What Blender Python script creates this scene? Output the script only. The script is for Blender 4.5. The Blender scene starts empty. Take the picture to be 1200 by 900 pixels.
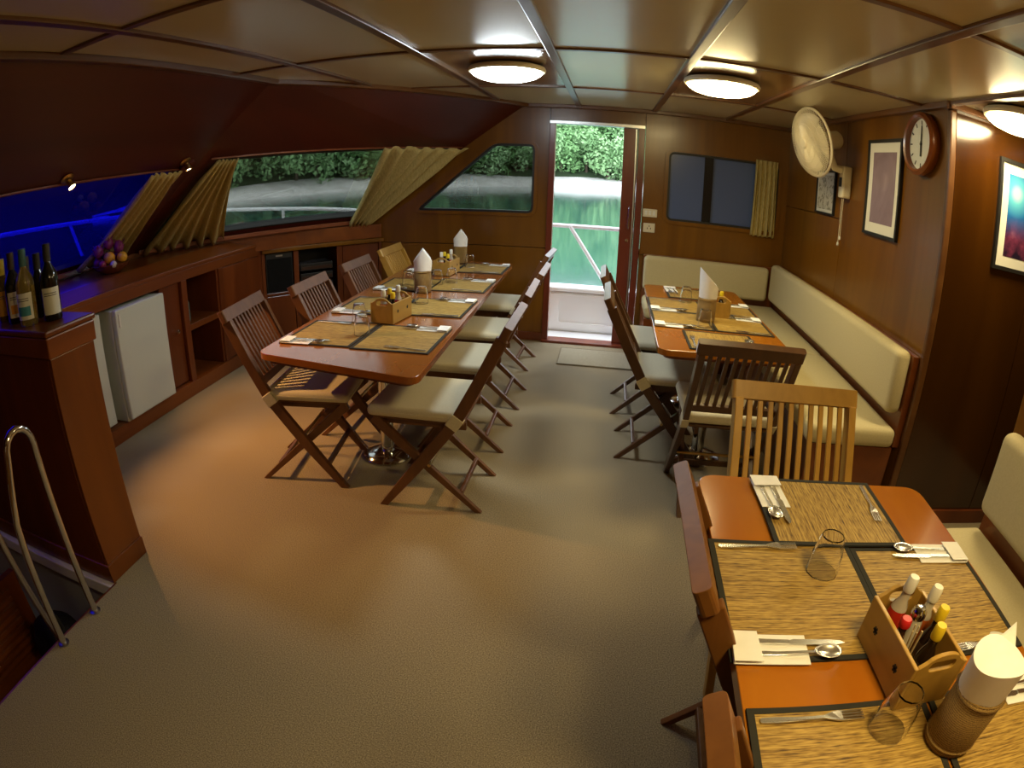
import bpy, bmesh, math, random
from mathutils import Vector, Matrix
from mathutils.geometry import tessellate_polygon
PI = math.pi
random.seed(7)
S = bpy.context.scene
COL = S.collection

# ------------------------------------------------------------------ camera (fisheye lens), world, exposure
def setup_camera():
    yaw, pitch, roll, h, fpx = -0.148, 0.360, 0.032, 1.49, 707.3
    cy, sy, cp, sp = math.cos(yaw), math.sin(yaw), math.cos(pitch), math.sin(pitch)
    r = Vector((cy, -sy, 0)); f = Vector((sy*cp, cy*cp, -sp)); u = r.cross(f)
    cr, sr = math.cos(roll), math.sin(roll)
    r2 = cr*r + sr*u; u2 = -sr*r + cr*u
    m = Matrix((r2, u2, -f)).transposed().to_4x4(); m.translation = (0, 0, h)
    cd = bpy.data.cameras.new('camera'); o = bpy.data.objects.new('camera', cd); COL.objects.link(o)
    o.matrix_world = m
    cd.type = 'PANO'
    cd.sensor_fit = 'HORIZONTAL'; cd.sensor_width = 36.0
    cd.panorama_type = 'FISHEYE_EQUISOLID'
    cd.fisheye_lens = fpx/1200*36.0
    cd.fisheye_fov = PI
    cd.clip_start = 0.02; cd.clip_end = 500
    S.camera = o
setup_camera()
LAMP = 42.0; SPOT = 100.0; SKY = 5.0
vs = S.view_settings
vs.view_transform = 'Standard'; vs.look = 'None'; vs.gamma = 1.0; vs.use_curve_mapping = False
vs.exposure = 0.12
W = bpy.data.worlds.new('World'); S.world = W; W.use_nodes = True
wn = W.node_tree.nodes; wn['Background'].inputs['Color'].default_value = (0.84, 0.92, 1.0, 1); wn['Background'].inputs['Strength'].default_value = SKY

# ------------------------------------------------------------------ materials
def new_mat(name):
    m = bpy.data.materials.new(name); m.use_nodes = True
    nt = m.node_tree; return m, nt, nt.nodes['Principled BSDF']
def P(name, col, rough=0.5, metal=0.0, coat=0.0, spec=None, emit=None, es=0.0, trans=0.0, ior=None, sheen=0.0):
    m, nt, b = new_mat(name)
    b.inputs['Base Color'].default_value = (*col, 1); b.inputs['Roughness'].default_value = rough
    b.inputs['Metallic'].default_value = metal; b.inputs['Coat Weight'].default_value = coat
    if coat: b.inputs['Coat Roughness'].default_value = 0.12
    if spec is not None: b.inputs['Specular IOR Level'].default_value = spec
    if emit: b.inputs['Emission Color'].default_value = (*emit, 1); b.inputs['Emission Strength'].default_value = es
    b.inputs['Transmission Weight'].default_value = trans
    if ior: b.inputs['IOR'].default_value = ior
    if sheen: b.inputs['Sheen Weight'].default_value = sheen
    return m
def ramp(nt, fac, stops):
    r = nt.nodes.new('ShaderNodeValToRGB')
    while len(r.color_ramp.elements) < len(stops): r.color_ramp.elements.new(0.5)
    for e, (p, c) in zip(r.color_ramp.elements, stops): e.position = p; e.color = (*c, 1)
    nt.links.new(fac, r.inputs['Fac']); return r.outputs['Color']
def noise(nt, scale, vec=(1, 1, 1), detail=4, dist=0.0, rough=0.55):
    tc = nt.nodes.new('ShaderNodeTexCoord'); mp = nt.nodes.new('ShaderNodeMapping'); mp.inputs['Scale'].default_value = vec
    n = nt.nodes.new('ShaderNodeTexNoise'); n.inputs['Scale'].default_value = scale; n.inputs['Detail'].default_value = detail
    n.inputs['Distortion'].default_value = dist; n.inputs['Roughness'].default_value = rough
    nt.links.new(tc.outputs['Object'], mp.inputs['Vector']); nt.links.new(mp.outputs['Vector'], n.inputs['Vector'])
    return n.outputs['Fac']
def bump(nt, b, fac, strength, dist=0.01):
    n = nt.nodes.new('ShaderNodeBump'); n.inputs['Strength'].default_value = strength; n.inputs['Distance'].default_value = dist
    nt.links.new(fac, n.inputs['Height']); nt.links.new(n.outputs['Normal'], b.inputs['Normal'])
def wood(name, dark, light, axis='Z', rough=0.3, scale=7.0, coat=0.3, stretch=0.08, var=0.12):
    m, nt, b = new_mat(name)
    v = {'X': (stretch, 1, 1), 'Y': (1, stretch, 1), 'Z': (1, 1, stretch)}[axis]
    f = noise(nt, scale, v, 6, 0.8)
    c = ramp(nt, f, [(0.25, dark), (0.5, tuple((a+d)/2 for a, d in zip(dark, light))), (0.75, light)])
    oi = nt.nodes.new('ShaderNodeObjectInfo'); hv = nt.nodes.new('ShaderNodeHueSaturation')
    mr = nt.nodes.new('ShaderNodeMapRange'); mr.inputs['To Min'].default_value = 1-var; mr.inputs['To Max'].default_value = 1+var
    nt.links.new(oi.outputs['Random'], mr.inputs['Value']); nt.links.new(mr.outputs['Result'], hv.inputs['Value'])
    nt.links.new(c, hv.inputs['Color']); nt.links.new(hv.outputs['Color'], b.inputs['Base Color'])
    b.inputs['Roughness'].default_value = rough; b.inputs['Coat Weight'].default_value = coat; b.inputs['Coat Roughness'].default_value = 0.15
    return m
def fabric(name, c1, c2, scale=120, rough=0.9, bs=0.4, vec=(1, 1, 1)):
    m, nt, b = new_mat(name)
    f = noise(nt, scale, vec, 3)
    nt.links.new(ramp(nt, f, [(0.3, c1), (0.7, c2)]), b.inputs['Base Color'])
    b.inputs['Roughness'].default_value = rough; b.inputs['Specular IOR Level'].default_value = 0.15
    bump(nt, b, f, bs, 0.003); return m
def pane(name, tint, rough=0.02, refl=0.10):
    m = bpy.data.materials.new(name); m.use_nodes = True; nt = m.node_tree; nt.nodes.clear()
    o = nt.nodes.new('ShaderNodeOutputMaterial'); t = nt.nodes.new('ShaderNodeBsdfTransparent'); g = nt.nodes.new('ShaderNodeBsdfGlossy')
    x = nt.nodes.new('ShaderNodeMixShader'); t.inputs['Color'].default_value = (*tint, 1); g.inputs['Roughness'].default_value = rough
    x.inputs['Fac'].default_value = refl
    nt.links.new(t.outputs[0], x.inputs[1]); nt.links.new(g.outputs[0], x.inputs[2]); nt.links.new(x.outputs[0], o.inputs['Surface'])
    return m

M = {}
M['wall'] = wood('varnished_teak_vertical', (0.112, 0.039, 0.002), (0.215, 0.086, 0.005), 'Z', 0.28, 5.0, 0.15)
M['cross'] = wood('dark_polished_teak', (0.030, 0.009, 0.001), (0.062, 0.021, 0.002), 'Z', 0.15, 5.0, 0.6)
M['mahog'] = wood('mahogany_vertical', (0.10, 0.020, 0.004), (0.20, 0.047, 0.008), 'Z', 0.32, 6.0, 0.3)
M['mahogY'] = wood('mahogany_lengthwise', (0.13, 0.029, 0.005), (0.24, 0.065, 0.010), 'Y', 0.3, 6.0, 0.3)
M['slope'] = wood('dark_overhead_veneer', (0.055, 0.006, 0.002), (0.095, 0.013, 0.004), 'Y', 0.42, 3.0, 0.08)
M['batten'] = wood('ceiling_batten_wood', (0.095, 0.034, 0.009), (0.16, 0.066, 0.018), 'Y', 0.34, 8.0, 0.2)
M['chair'] = wood('chair_teak', (0.085, 0.030, 0.009), (0.17, 0.066, 0.019), 'Z', 0.46, 14.0, 0.10, 0.12, 0.15)
M['chair_dark'] = wood('chair_teak_dark', (0.055, 0.020, 0.006), (0.105, 0.042, 0.012), 'Z', 0.36, 14.0, 0.25, 0.12)
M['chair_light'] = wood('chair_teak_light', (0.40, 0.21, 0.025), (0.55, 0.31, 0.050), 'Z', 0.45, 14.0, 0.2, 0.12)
M['chair_red'] = wood('chair_teak_reddish', (0.12, 0.043, 0.009), (0.22, 0.088, 0.018), 'Z', 0.45, 14.0, 0.0, 0.12); M['chair_red'].node_tree.nodes['Principled BSDF'].inputs['Specular IOR Level'].default_value = .25
M['table'] = wood('table_varnished_cherry', (0.36, 0.105, 0.006), (0.48, 0.170, 0.012), 'Y', 0.16, 5.0, 0.6, 0.25, 0.04)
M['table_reflection_tone'] = wood('table_varnished_reflection_tone', (0.25, 0.070, 0.010), (0.35, 0.115, 0.020), 'Y', 0.17, 5.0, 0.7, 0.25, 0.04)  # table wood darkened in its base colour to imitate reflected windows and slope
M['caddy'] = wood('caddy_teak', (0.33, 0.185, 0.030), (0.49, 0.29, 0.055), 'Y', 0.42, 16.0, 0.1)
M['barend'] = wood('bar_end_veneer', (0.10, 0.024, 0.003), (0.19, 0.052, 0.006), 'Z', 0.3, 5.0, 0.25)
M['carpet'] = fabric('beige_carpet', (0.135, 0.106, 0.062), (0.435, 0.352, 0.218), 235, 0.95, 0.25)
def carpet_tune():
    m = M['carpet']; nt = m.node_tree; b = nt.nodes['Principled BSDF']; b.inputs['Sheen Weight'].default_value = 0.15
carpet_tune()
M['cushion'] = fabric('beige_bench_canvas', (0.54, 0.46, 0.26), (0.59, 0.51, 0.295), 150, 0.85, 0.12)
M['seatpad'] = fabric('cream_seat_canvas', (0.58, 0.52, 0.36), (0.64, 0.58, 0.42), 150, 0.85, 0.12)
M['curtain'] = fabric('olive_gold_curtain', (0.42, 0.33, 0.12), (0.58, 0.47, 0.19), 90, 0.8, 0.2, (1, 1, 0.3))
M['panel'] = P('ceiling_laminate', (0.62, 0.54, 0.335), 0.24, coat=0.12)
M['panel_wood'] = wood('ceiling_wood_panel', (0.20, 0.10, 0.035), (0.28, 0.15, 0.055), 'X', 0.25, 5.0, 0.4)
M['white'] = P('white_plastic', (0.78, 0.77, 0.72), 0.35)
M['fridge'] = P('fridge_enamel', (0.62, 0.66, 0.60), 0.35)
M['paint'] = P('white_gelcoat', (0.85, 0.86, 0.86), 0.4)
M['cream'] = P('cream_plastic', (0.74, 0.66, 0.47), 0.35)
M['napkin'] = fabric('white_paper', (0.88, 0.88, 0.85), (0.93, 0.93, 0.90), 30, 0.8, 0.15)
M['black'] = P('black_rubber', (0.012, 0.012, 0.012), 0.5)
M['blackg'] = P('black_gloss', (0.010, 0.010, 0.012), 0.2)
M['edge'] = P('black_cloth_edging', (0.018, 0.017, 0.012), 0.85)
M['steel'] = P('polished_steel', (0.75, 0.75, 0.75), 0.12, 1.0)
M['cutlery'] = P('satin_cutlery_steel', (0.86, 0.86, 0.84), 0.27, 1.0)
M['steelb'] = P('brushed_steel', (0.6, 0.6, 0.6), 0.3, 1.0)
M['railw'] = P('white_rail_tube', (0.80, 0.80, 0.82), 0.3)
M['brass'] = P('old_brass', (0.55, 0.38, 0.15), 0.3, 1.0)
M['glass'] = P('clear_glass', (1, 1, 1), 0.0, trans=1.0, ior=1.28)
M['pane'] = pane('tinted_pane', (0.38, 0.39, 0.37))
M['pane_blue'] = pane('blue_film_pane', (0.036, 0.036, 0.42), refl=0.06)
M['pane_dark'] = P('dark_slate_pane', (0.10, 0.145, 0.30), 0.2, spec=0.5)
M['weave'] = None
def mk_weave():
    m, nt, b = new_mat('woven_bamboo')
    tc = nt.nodes.new('ShaderNodeTexCoord'); w1 = nt.nodes.new('ShaderNodeTexWave'); w1.bands_direction = 'Z'; w1.inputs['Scale'].default_value = 75; w1.inputs['Distortion'].default_value = 5.0; w1.inputs['Detail Scale'].default_value = 9.0
    nt.links.new(tc.outputs['Object'], w1.inputs['Vector'])
    nt.links.new(ramp(nt, w1.outputs['Fac'], [(0.1, (0.16, 0.085, 0.018)), (0.7, (0.42, 0.26, 0.07))]), b.inputs['Base Color'])
    b.inputs['Roughness'].default_value = 0.6; bump(nt, b, w1.outputs['Fac'], 0.7, 0.003); return m
M['weave'] = mk_weave()
def mk_reed():
    m, nt, b = new_mat('split_reed')
    f = noise(nt, 1.0, (2.5, 190, 1), 3, 0.1); g = noise(nt, 1.0, (30, 260, 1), 2, 0.0)
    a = nt.nodes.new('ShaderNodeMath'); a.operation = 'ADD'; nt.links.new(f, a.inputs[0]); nt.links.new(g, a.inputs[1])
    h = nt.nodes.new('ShaderNodeMath'); h.operation = 'MULTIPLY'; h.inputs[1].default_value = 0.5; nt.links.new(a.outputs[0], h.inputs[0])
    nt.links.new(ramp(nt, h.outputs[0], [(0.36, (0.075, 0.035, 0.006)), (0.45, (0.27, 0.155, 0.026)), (0.60, (0.52, 0.345, 0.080))]), b.inputs['Base Color'])
    b.inputs['Roughness'].default_value = 0.55; bump(nt, b, h.outputs[0], 0.6, 0.002); return m
M['reed'] = mk_reed()

# ------------------------------------------------------------------ mesh helpers
class MB:
    def __init__(s): s.v = []; s.f = []; s.sm = False
    def add(s, vs, fs):
        k = len(s.v); s.v += [tuple(v) for v in vs]; s.f += [tuple(i+k for i in f) for f in fs]; return s
    def box(s, lo, hi, mat=None):
        x0, y0, z0 = lo; x1, y1, z1 = hi
        vs = [Vector(p) for p in ((x0,y0,z0),(x1,y0,z0),(x1,y1,z0),(x0,y1,z0),(x0,y0,z1),(x1,y0,z1),(x1,y1,z1),(x0,y1,z1))]
        if mat: vs = [mat @ v for v in vs]
        return s.add(vs, [(3,2,1,0),(4,5,6,7),(0,1,5,4),(1,2,6,5),(2,3,7,6),(3,0,4,7)])
    def beam(s, a, b, w, t, up=(0, 0, 1)):
        a = Vector(a); b = Vector(b); d = (b-a).normalized(); up = Vector(up)
        if abs(d.dot(up)) > 0.99: up = Vector((0, 1, 0))
        x = d.cross(up).normalized()*w/2; y = x.cross(d).normalized()*t/2
        vs = [a-x-y, a+x-y, a+x+y, a-x+y, b-x-y, b+x-y, b+x+y, b-x+y]
        return s.add(vs, [(3,2,1,0),(4,5,6,7),(0,1,5,4),(1,2,6,5),(2,3,7,6),(3,0,4,7)])
    def prism(s, poly, fmap, w0, w1):
        n = len(poly); vs = [fmap(u, v, w0) for u, v in poly]+[fmap(u, v, w1) for u, v in poly]
        return s.add(vs, [tuple(range(n-1, -1, -1)), tuple(range(n, 2*n))]+[(i, (i+1) % n, n+(i+1) % n, n+i) for i in range(n)])
    def slab(s, outer, holes, fmap, w0, w1):
        loops = [outer]+list(holes); flat = [p for l in loops for p in l]
        tri = tessellate_polygon([[Vector((u, v, 0)) for u, v in l] for l in loops])
        n = len(flat); vs = [fmap(u, v, w0) for u, v in flat]+[fmap(u, v, w1) for u, v in flat]
        fs = [tuple(t) for t in tri]+[tuple(i+n for i in reversed(t)) for t in tri]
        k = 0
        for l in loops:
            m = len(l)
            for i in range(m): a, b = k+i, k+(i+1) % m; fs.append((a, b, b+n, a+n))
            k += m
        return s.add(vs, fs)
    def lathe(s, prof, n=24, c=(0, 0, 0), mat=None, rot=0.0):
        vs = []; fs = []; m = len(prof)
        for i in range(n):
            a = 2*PI*i/n+rot
            for r, z in prof:
                p = Vector((c[0]+r*math.cos(a), c[1]+r*math.sin(a), c[2]+z)); vs.append(mat @ p if mat else p)
        for i in range(n):
            j = (i+1) % n
            for q in range(m-1): fs.append((i*m+q, j*m+q, j*m+q+1, i*m+q+1))
        if prof[0][0] > 1e-6: fs.append(tuple(i*m for i in reversed(range(n))))
        if prof[-1][0] > 1e-6: fs.append(tuple(i*m+m-1 for i in range(n)))
        return s.add(vs, fs)
    def tube(s, pts, r, n=10, closed=False):
        pts = [Vector(p) for p in pts]; m = len(pts); rr = r if isinstance(r, (list, tuple)) else [r]*m
        vs = []; fs = []; prev = None
        for i, p in enumerate(pts):
            if closed: d = pts[(i+1) % m]-pts[i-1]
            else: d = pts[min(i+1, m-1)]-pts[max(i-1, 0)]
            d.normalize()
            if prev is None:
                a = Vector((0, 0, 1)) if abs(d.z) < 0.9 else Vector((1, 0, 0)); x = d.cross(a).normalized()
            else: x = (prev-d*prev.dot(d)).normalized()
            prev = x; y = d.cross(x)
            for k in range(n):
                t = 2*PI*k/n; vs.append(p+(x*math.cos(t)+y*math.sin(t))*rr[i])
        for i in range(m if closed else m-1):
            j = (i+1) % m
            for k in range(n): fs.append((i*n+k, i*n+(k+1) % n, j*n+(k+1) % n, j*n+k))
        if not closed: fs.append(tuple(range(n-1, -1, -1))); fs.append(tuple((m-1)*n+k for k in range(n)))
        return s.add(vs, fs)
    def grid(s, nu, nv, fn):
        vs = [fn(i/nu, j/nv) for j in range(nv+1) for i in range(nu+1)]
        return s.add(vs, [(j*(nu+1)+i, j*(nu+1)+i+1, (j+1)*(nu+1)+i+1, (j+1)*(nu+1)+i) for j in range(nv) for i in range(nu)])
    def mesh(s, name, mat, smooth=False, bevel=0.0, seg=2, merge=True):
        me = bpy.data.meshes.new(name); me.from_pydata(s.v, [], s.f)
        bm = bmesh.new(); bm.from_mesh(me)
        if merge: bmesh.ops.remove_doubles(bm, verts=bm.verts, dist=1e-5)
        bmesh.ops.recalc_face_normals(bm, faces=bm.faces)
        if bevel:
            es = [e for e in bm.edges if len(e.link_faces) == 2 and e.calc_face_angle(0) > 0.6]
            bmesh.ops.bevel(bm, geom=es, offset=bevel, segments=seg, profile=0.5, affect='EDGES', clamp_overlap=True)
        if smooth:
            for f in bm.faces: f.smooth = True
            for e in bm.edges:
                if len(e.link_faces) == 2 and e.calc_face_angle(0) > 0.7: e.smooth = False
        bm.to_mesh(me); bm.free(); me.materials.append(M[mat] if isinstance(mat, str) else mat); return me
    def build(s, name, mat, parent=None, **k):
        o = bpy.data.objects.new(name, s.mesh(name, mat, **k)); COL.objects.link(o)
        if parent: o.parent = parent
        return o
def tag(o, label, cat, group=None):
    o['label'] = label; o['category'] = cat
    if group: o['group'] = group
    return o
def struct(o, label=None, cat=None):
    o['kind'] = 'structure'
    if label: o['label'] = label
    if cat: o['category'] = cat
    return o
def empty(name, loc=(0, 0, 0), rz=0.0):
    o = bpy.data.objects.new(name, None); o.empty_display_size = 0.1; COL.objects.link(o); o.location = loc; o.rotation_euler = (0, 0, rz); return o
def thing(name, label, cat, loc=(0, 0, 0), rz=0.0, group=None): return tag(empty(name, loc, rz), label, cat, group)
def copy_tree(o, parent=None):
    c = o.copy(); COL.objects.link(c)
    if parent: c.parent = parent
    for ch in list(o.children): copy_tree(ch, c)
    return c
def again(proto, used, loc, rz, label, cat, group=None):
    """first use returns the prototype itself, later uses a copy with its parts"""
    o = copy_tree(proto) if used else proto
    o.location = loc; o.rotation_euler = (0, 0, rz); return tag(o, label, cat, group)
def box(name, lo, hi, mat, parent=None, bevel=0.0, **k): return MB().box(lo, hi).build(name, mat, parent, bevel=bevel, **k)
def rrect(x0, y0, x1, y1, r, n=5):
    out = []
    for cx, cy, a0 in ((x1-r, y1-r, 0), (x0+r, y1-r, PI/2), (x0+r, y0+r, PI), (x1-r, y0+r, 1.5*PI)):
        for i in range(n+1): a = a0+PI/2*i/n; out.append((cx+r*math.cos(a), cy+r*math.sin(a)))
    return out
def rpoly(pts, r, n=4):
    out = []; m = len(pts)
    for i in range(m):
        p = Vector(pts[i]); a = (Vector(pts[i-1])-p); b = (Vector(pts[(i+1) % m])-p); rr = min(r, a.length*.45, b.length*.45)
        a = p+a.normalized()*rr; b = p+b.normalized()*rr
        for k in range(n+1): t = k/n; q = a*(1-t)**2+p*2*t*(1-t)+b*t*t; out.append((q.x, q.y))
    return out
def shrink(pts, d):
    c = Vector((sum(p[0] for p in pts)/len(pts), sum(p[1] for p in pts)/len(pts))); out = []; m = len(pts)
    area = sum(pts[i][0]*pts[(i+1) % m][1]-pts[(i+1) % m][0]*pts[i][1] for i in range(m)); sg = 1 if area > 0 else -1
    for i in range(m):
        p = Vector(pts[i]); e1 = (p-Vector(pts[i-1])).normalized(); e2 = (Vector(pts[(i+1) % m])-p).normalized()
        n1 = Vector((-e1.y, e1.x))*sg; n2 = Vector((-e2.y, e2.x))*sg; b = (n1+n2); k = max(0.3, (1+n1.dot(n2)))
        q = p+b/k*d; out.append((q.x, q.y))
    return out
def clip(poly, nx, ny, c):          # keep nx*x+ny*y <= c
    out = []
    for i in range(len(poly)):
        a, b = poly[i-1], poly[i]; da = nx*a[0]+ny*a[1]-c; db = nx*b[0]+ny*b[1]-c
        if (da <= 0) != (db <= 0): t = da/(da-db); out.append((a[0]+(b[0]-a[0])*t, a[1]+(b[1]-a[1])*t))
        if db <= 0: out.append(b)
    return out
FX = lambda x: (lambda u, v, w: Vector((x+w, u, v)))     # wall in plane X=x, coords (y,z)
FY = lambda y: (lambda u, v, w: Vector((u, y+w, v)))     # wall in plane Y=y, coords (x,z)
FZ = lambda z: (lambda u, v, w: Vector((u, v, z+w)))

# ------------------------------------------------------------------ room constants
H, D, XR, Y1, YF, XE = 2.047, 5.04, 1.53, 2.41, -1.5, 2.6
SX, BY, BY2, BX = -1.79, 1.26, 1.50, -1.81
R0, T1, R1, B1 = Vector((-1.88, 3.04, H)), Vector((-0.70, D, H)), Vector((-3.40, 3.28, 1.0)), Vector((-2.11, D, 1.0))
KA = 1.52/1.047
NA = Vector((-1, 0, KA)).normalized()*1.0
def FA(u, v, w):     # overhead slope, u = Y, v = 0 at the ceiling .. 1 at the sill, w outwards
    x = -1.88-1.52*v; return Vector((x, u, H-1.047*v))+Vector((-0.567, 0, 0.824))*w
NB = (T1-R0).cross(R1-R0).normalized()
if NB.z < 0: NB = -NB
def FB(u, v, w): return (R0*(1-u)+T1*u)*(1-v)+(R1*(1-u)+B1*u)*v+NB*w

# ------------------------------------------------------------------ floor and stairwell
fl = MB().slab([(SX, YF), (XE, YF), (XE, D+.02), (-3.5, D+.02), (-3.5, BY), (SX, BY)], [], FZ(0), 0, -0.03).build('floor', 'carpet')
struct(fl, 'beige speckled carpet covering the saloon floor', 'carpet')
st = struct(empty('stairwell', (0, 0, 0)), 'dark stairwell opening down beside the bar', 'stairwell')
M['stair_paint'] = P('stairwell_grey_paint', (0.42, 0.42, 0.46), 0.5)
box('floor_edge', (SX-.012, YF, -0.10), (SX, BY, -0.002), 'mahog', st)
box('inner_wall', (SX-.012, YF, -1.0), (SX-.002, BY, -0.10), 'stair_paint', st)
box('white_ledge', (-3.2, BY-.035, -0.07), (SX, BY, -0.005), 'paint', st, bevel=.006)
box('end_wall', (-3.2, BY-.01, -1.0), (SX, BY, -0.07), 'stair_paint', st)
box('lower_floor', (-3.2, YF, -1.02), (SX, BY, -1.0), 'stair_paint', st)
lou = box('louvred_side', (-2.42, YF, -1.0), (-2.38, 1.06, 0.0), 'mahog', st)
for k in range(12): MB().beam((-2.372, .35, -.50+k*.04), (-2.372, .98, -.50+k*.04), .012, .018).build('louvre_slat', 'mahogY', lou)
box('stair_tread', (-2.37, .45, -.45), (-1.81, 1.15, -.41), 'mahogY', st)

# ------------------------------------------------------------------ ceiling: backing, panels, battens
ceil_poly = [(-1.88, YF), (XE, YF), (XE, Y1+.06), (XR+.06, Y1+.06), (XR+.06, D+.06), (-0.67, D+.06), (-0.70, D), (-1.88, 3.04)]
ce = struct(MB().slab(ceil_poly, [], FZ(H), 0.012, 0.05).build('ceiling', 'batten'), 'cabin ceiling of glossy cream panels divided by wooden battens', 'ceiling')
CX = [-1.88, -1.517, -0.886, -0.273, 0.351, 0.961, XR, 2.08, XE]; CY = [YF, -1.06, 0.18, 1.42, 2.655, 3.93, D]
dn = Vector((T1.y-R0.y, -(T1.x-R0.x))).normalized(); dc = dn.x*R0.x+dn.y*R0.y
for i in range(len(CX)-1):
    for j in range(len(CY)-1):
        q = [(CX[i]+.004, CY[j]+.004), (CX[i+1]-.004, CY[j]+.004), (CX[i+1]-.004, CY[j+1]-.004), (CX[i]+.004, CY[j+1]-.004)]
        q = clip(q, -dn.x, -dn.y, -dc-.01)
        if i >= 6: q = clip(q, 0, 1, Y1)
        if len(q) < 3 or abs(sum(q[k-1][0]*q[k][1]-q[k][0]*q[k-1][1] for k in range(len(q)))) < .004: continue
        lampish = (i in (2, 4) and j == 4)
        MB().slab(q, [], FZ(H), 0.012, 0.002).build('ceiling_panel', 'panel_wood' if lampish else 'panel', ce)
for i, x in enumerate(CX[1:-1]):
    y1 = D
    if x < -0.70: y1 = min(D, R0.y+(x-R0.x)/(T1.x-R0.x)*(T1.y-R0.y))
    if x > XR: y1 = Y1
    MB().box((x-.022, YF, H-.012), (x+.022, y1-.01, H+.01)).build('batten', 'batten', ce, bevel=.004)
for y in CY[1:-1]:
    x0 = -1.88
    if y > R0.y: x0 = R0.x+(y-R0.y)/(T1.y-R0.y)*(T1.x-R0.x)
    x1 = XR if y > Y1 else XE
    MB().box((x0+.01, y-.018, H-.008), (x1, y+.018, H+.01)).build('cross_batten', 'batten', ce, bevel=.003)
def cornice(a, b, name='cornice'):
    MB().beam(a, b, .05, .035).build(name, 'batten', ce, bevel=.006)
cornice((-1.865, YF, H-.01), (-1.865, 3.05, H-.01)); cornice((-1.87, 3.04, H-.01), (-0.69, D, H-.01))
cornice((-0.7, D-.012, H-.012), (XR, D-.012, H-.012)); cornice((XR-.012, Y1-.02, H-.012), (XR-.012, D, H-.012)); cornice((XR-.02, Y1-.012, H-.012), (XE, Y1-.012, H-.012))

# ------------------------------------------------------------------ back wall with door and two windows
DX0, DX1, DH = -0.455, 0.225, 1.905
wb = struct(MB().slab([(-3.5, -.03), (DX0-.04, -.03), (DX0-.04, .86), (-2.25, .86), (-2.14, .99), (-3.5, .99)], [], FY(D), .036, .052).build('wall_back', 'mahog'), 'varnished wooden back wall with the doorway to the deck', 'wall')
LW = rpoly([(-1.640, 1.105), (-0.618, 1.105), (-0.618, 1.70), (-0.965, 1.70)], 0.06)
RW = rrect(0.485, 1.13, 1.44, 1.715, 0.05)
DX0, DX1, DH = -0.455, 0.225, 1.905
box('backing_strip', (DX1+.05, D+.036, .78), (XR, D+.052, .86), 'mahog', wb)
box('backing_strip', (DX0-.045, D+.036, DH), (DX0-.055+.001, D+.052, H), 'mahog', wb); box('backing_strip', (DX1+.045, D+.036, DH), (DX1+.07, D+.052, H), 'mahog', wb)
def wpanel(outer, holes=(), parent=wb, f=FY(D), name='wall_panel', mat='wall', t=.05): return MB().slab(outer, holes, f, 0, t).build(name, mat, parent)
wpanel([(-3.2, 0), (-1.20, 0), (-1.20, .813), (-3.2, .813)]); wpanel([(-1.194, 0), (DX0-.05, 0), (DX0-.05, .813), (-1.194, .813)])
wpanel([(-2.37, .819), (DX0-.05, .819), (DX0-.05, H), (-0.70, H), (-2.11, 1.0), (-2.30, .86)], [LW])
wpanel([(DX0-.045, DH+.006), (DX1+.055, DH+.006), (DX1+.055, H), (DX0-.045, H)])
wpanel([(DX1+.06, .825), (XR+.05, .825), (XR+.05, H), (DX1+.06, H)], [RW]); wpanel([(DX1+.06, 0), (XR+.05, 0), (XR+.05, .819), (DX1+.06, .819)])
def window(idx, poly, f, glass, frame_in, label, rim='black', trim=None, depth=.05, extra=None):
    w = struct(empty('window_%d' % idx), label, 'window')
    MB().slab(poly, [shrink(poly, frame_in)], f, -.004, depth).build('window_gasket', rim, w)
    if trim: MB().slab(shrink(poly, -.028), [shrink(poly, .001)], f, -.014, .0).build('window_trim', trim, w)
    MB().slab(shrink(poly, frame_in-.002), [], f, depth*.55, depth*.55+.006).build('glass_pane', glass, w)
    return w
window(1, LW, FY(D), 'pane', .020, 'slant-sided window in the back wall left of the door', trim='wall')
w2 = struct(empty('window_2'), 'dark sliding window with a bunched curtain right of the door', 'window')
MB().slab(RW, [shrink(RW, .018)], FY(D), -.006, .05).build('window_gasket', 'black', w2)
MB().slab(shrink(RW, -.03), [shrink(RW, .001)], FY(D), -.014, 0).build('window_trim', 'wall', w2)
for k, (a, b, yy) in enumerate(((.50, .80, .02), (.85, 1.425, .03))):
    box('sliding_pane', (a, D+yy, 1.14), (b, D+yy+.006, 1.705), 'pane_dark', w2)
box('mullion', (.79, D+.005, 1.135), (.865, D+.045, 1.71), 'blackg', w2)
# door frame and sliding door
dr = struct(empty('door_1'), 'open sliding wooden door leading out to the aft deck', 'door')
M['door_red'] = wood('door_mahogany_red', (0.13, 0.020, 0.008), (0.21, 0.038, 0.013), 'Z', 0.3, 7, .3)
box('jamb', (DX0-.05, D-.015, 0), (DX0, D+.07, DH), 'door_red', dr, bevel=.004); box('jamb', (DX1, D-.015, 0), (DX1+.055, D+.07, DH), 'door_red', dr, bevel=.004)
box('head_track', (DX0-.05, D-.02, DH-.022), (DX1+.055, D+.07, DH+.006), 'steelb', dr, bevel=.003)
box('sill', (DX0-.05, D-.05, -.01), (DX1+.055, D+.09, .022), 'door_red', dr, bevel=.004)
lf = box('door_leaf', (.105, D+.015, .024), (.222, D+.055, DH-.024), 'door_red', dr, bevel=.003)
MB().tube([(.175, D-.012, 1.03), (.175, D-.035, 1.045), (.175, D-.035, 1.20), (.175, D-.012, 1.215)], .008, 8).build('door_handle', 'steel', lf, smooth=True)
MB().lathe([(0, 0), (.014, 0), (.014, .018), (0, .018)], 12, (0, 0, 0), Matrix.Translation((.17, D+.016, .93)) @ Matrix.Rotation(PI/2, 4, 'X')).build('lock', 'steel', lf)
box('stop_strip', (.203, D-.012, .024), (.212, D+.016, DH-.03), 'steelb', dr)
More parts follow.
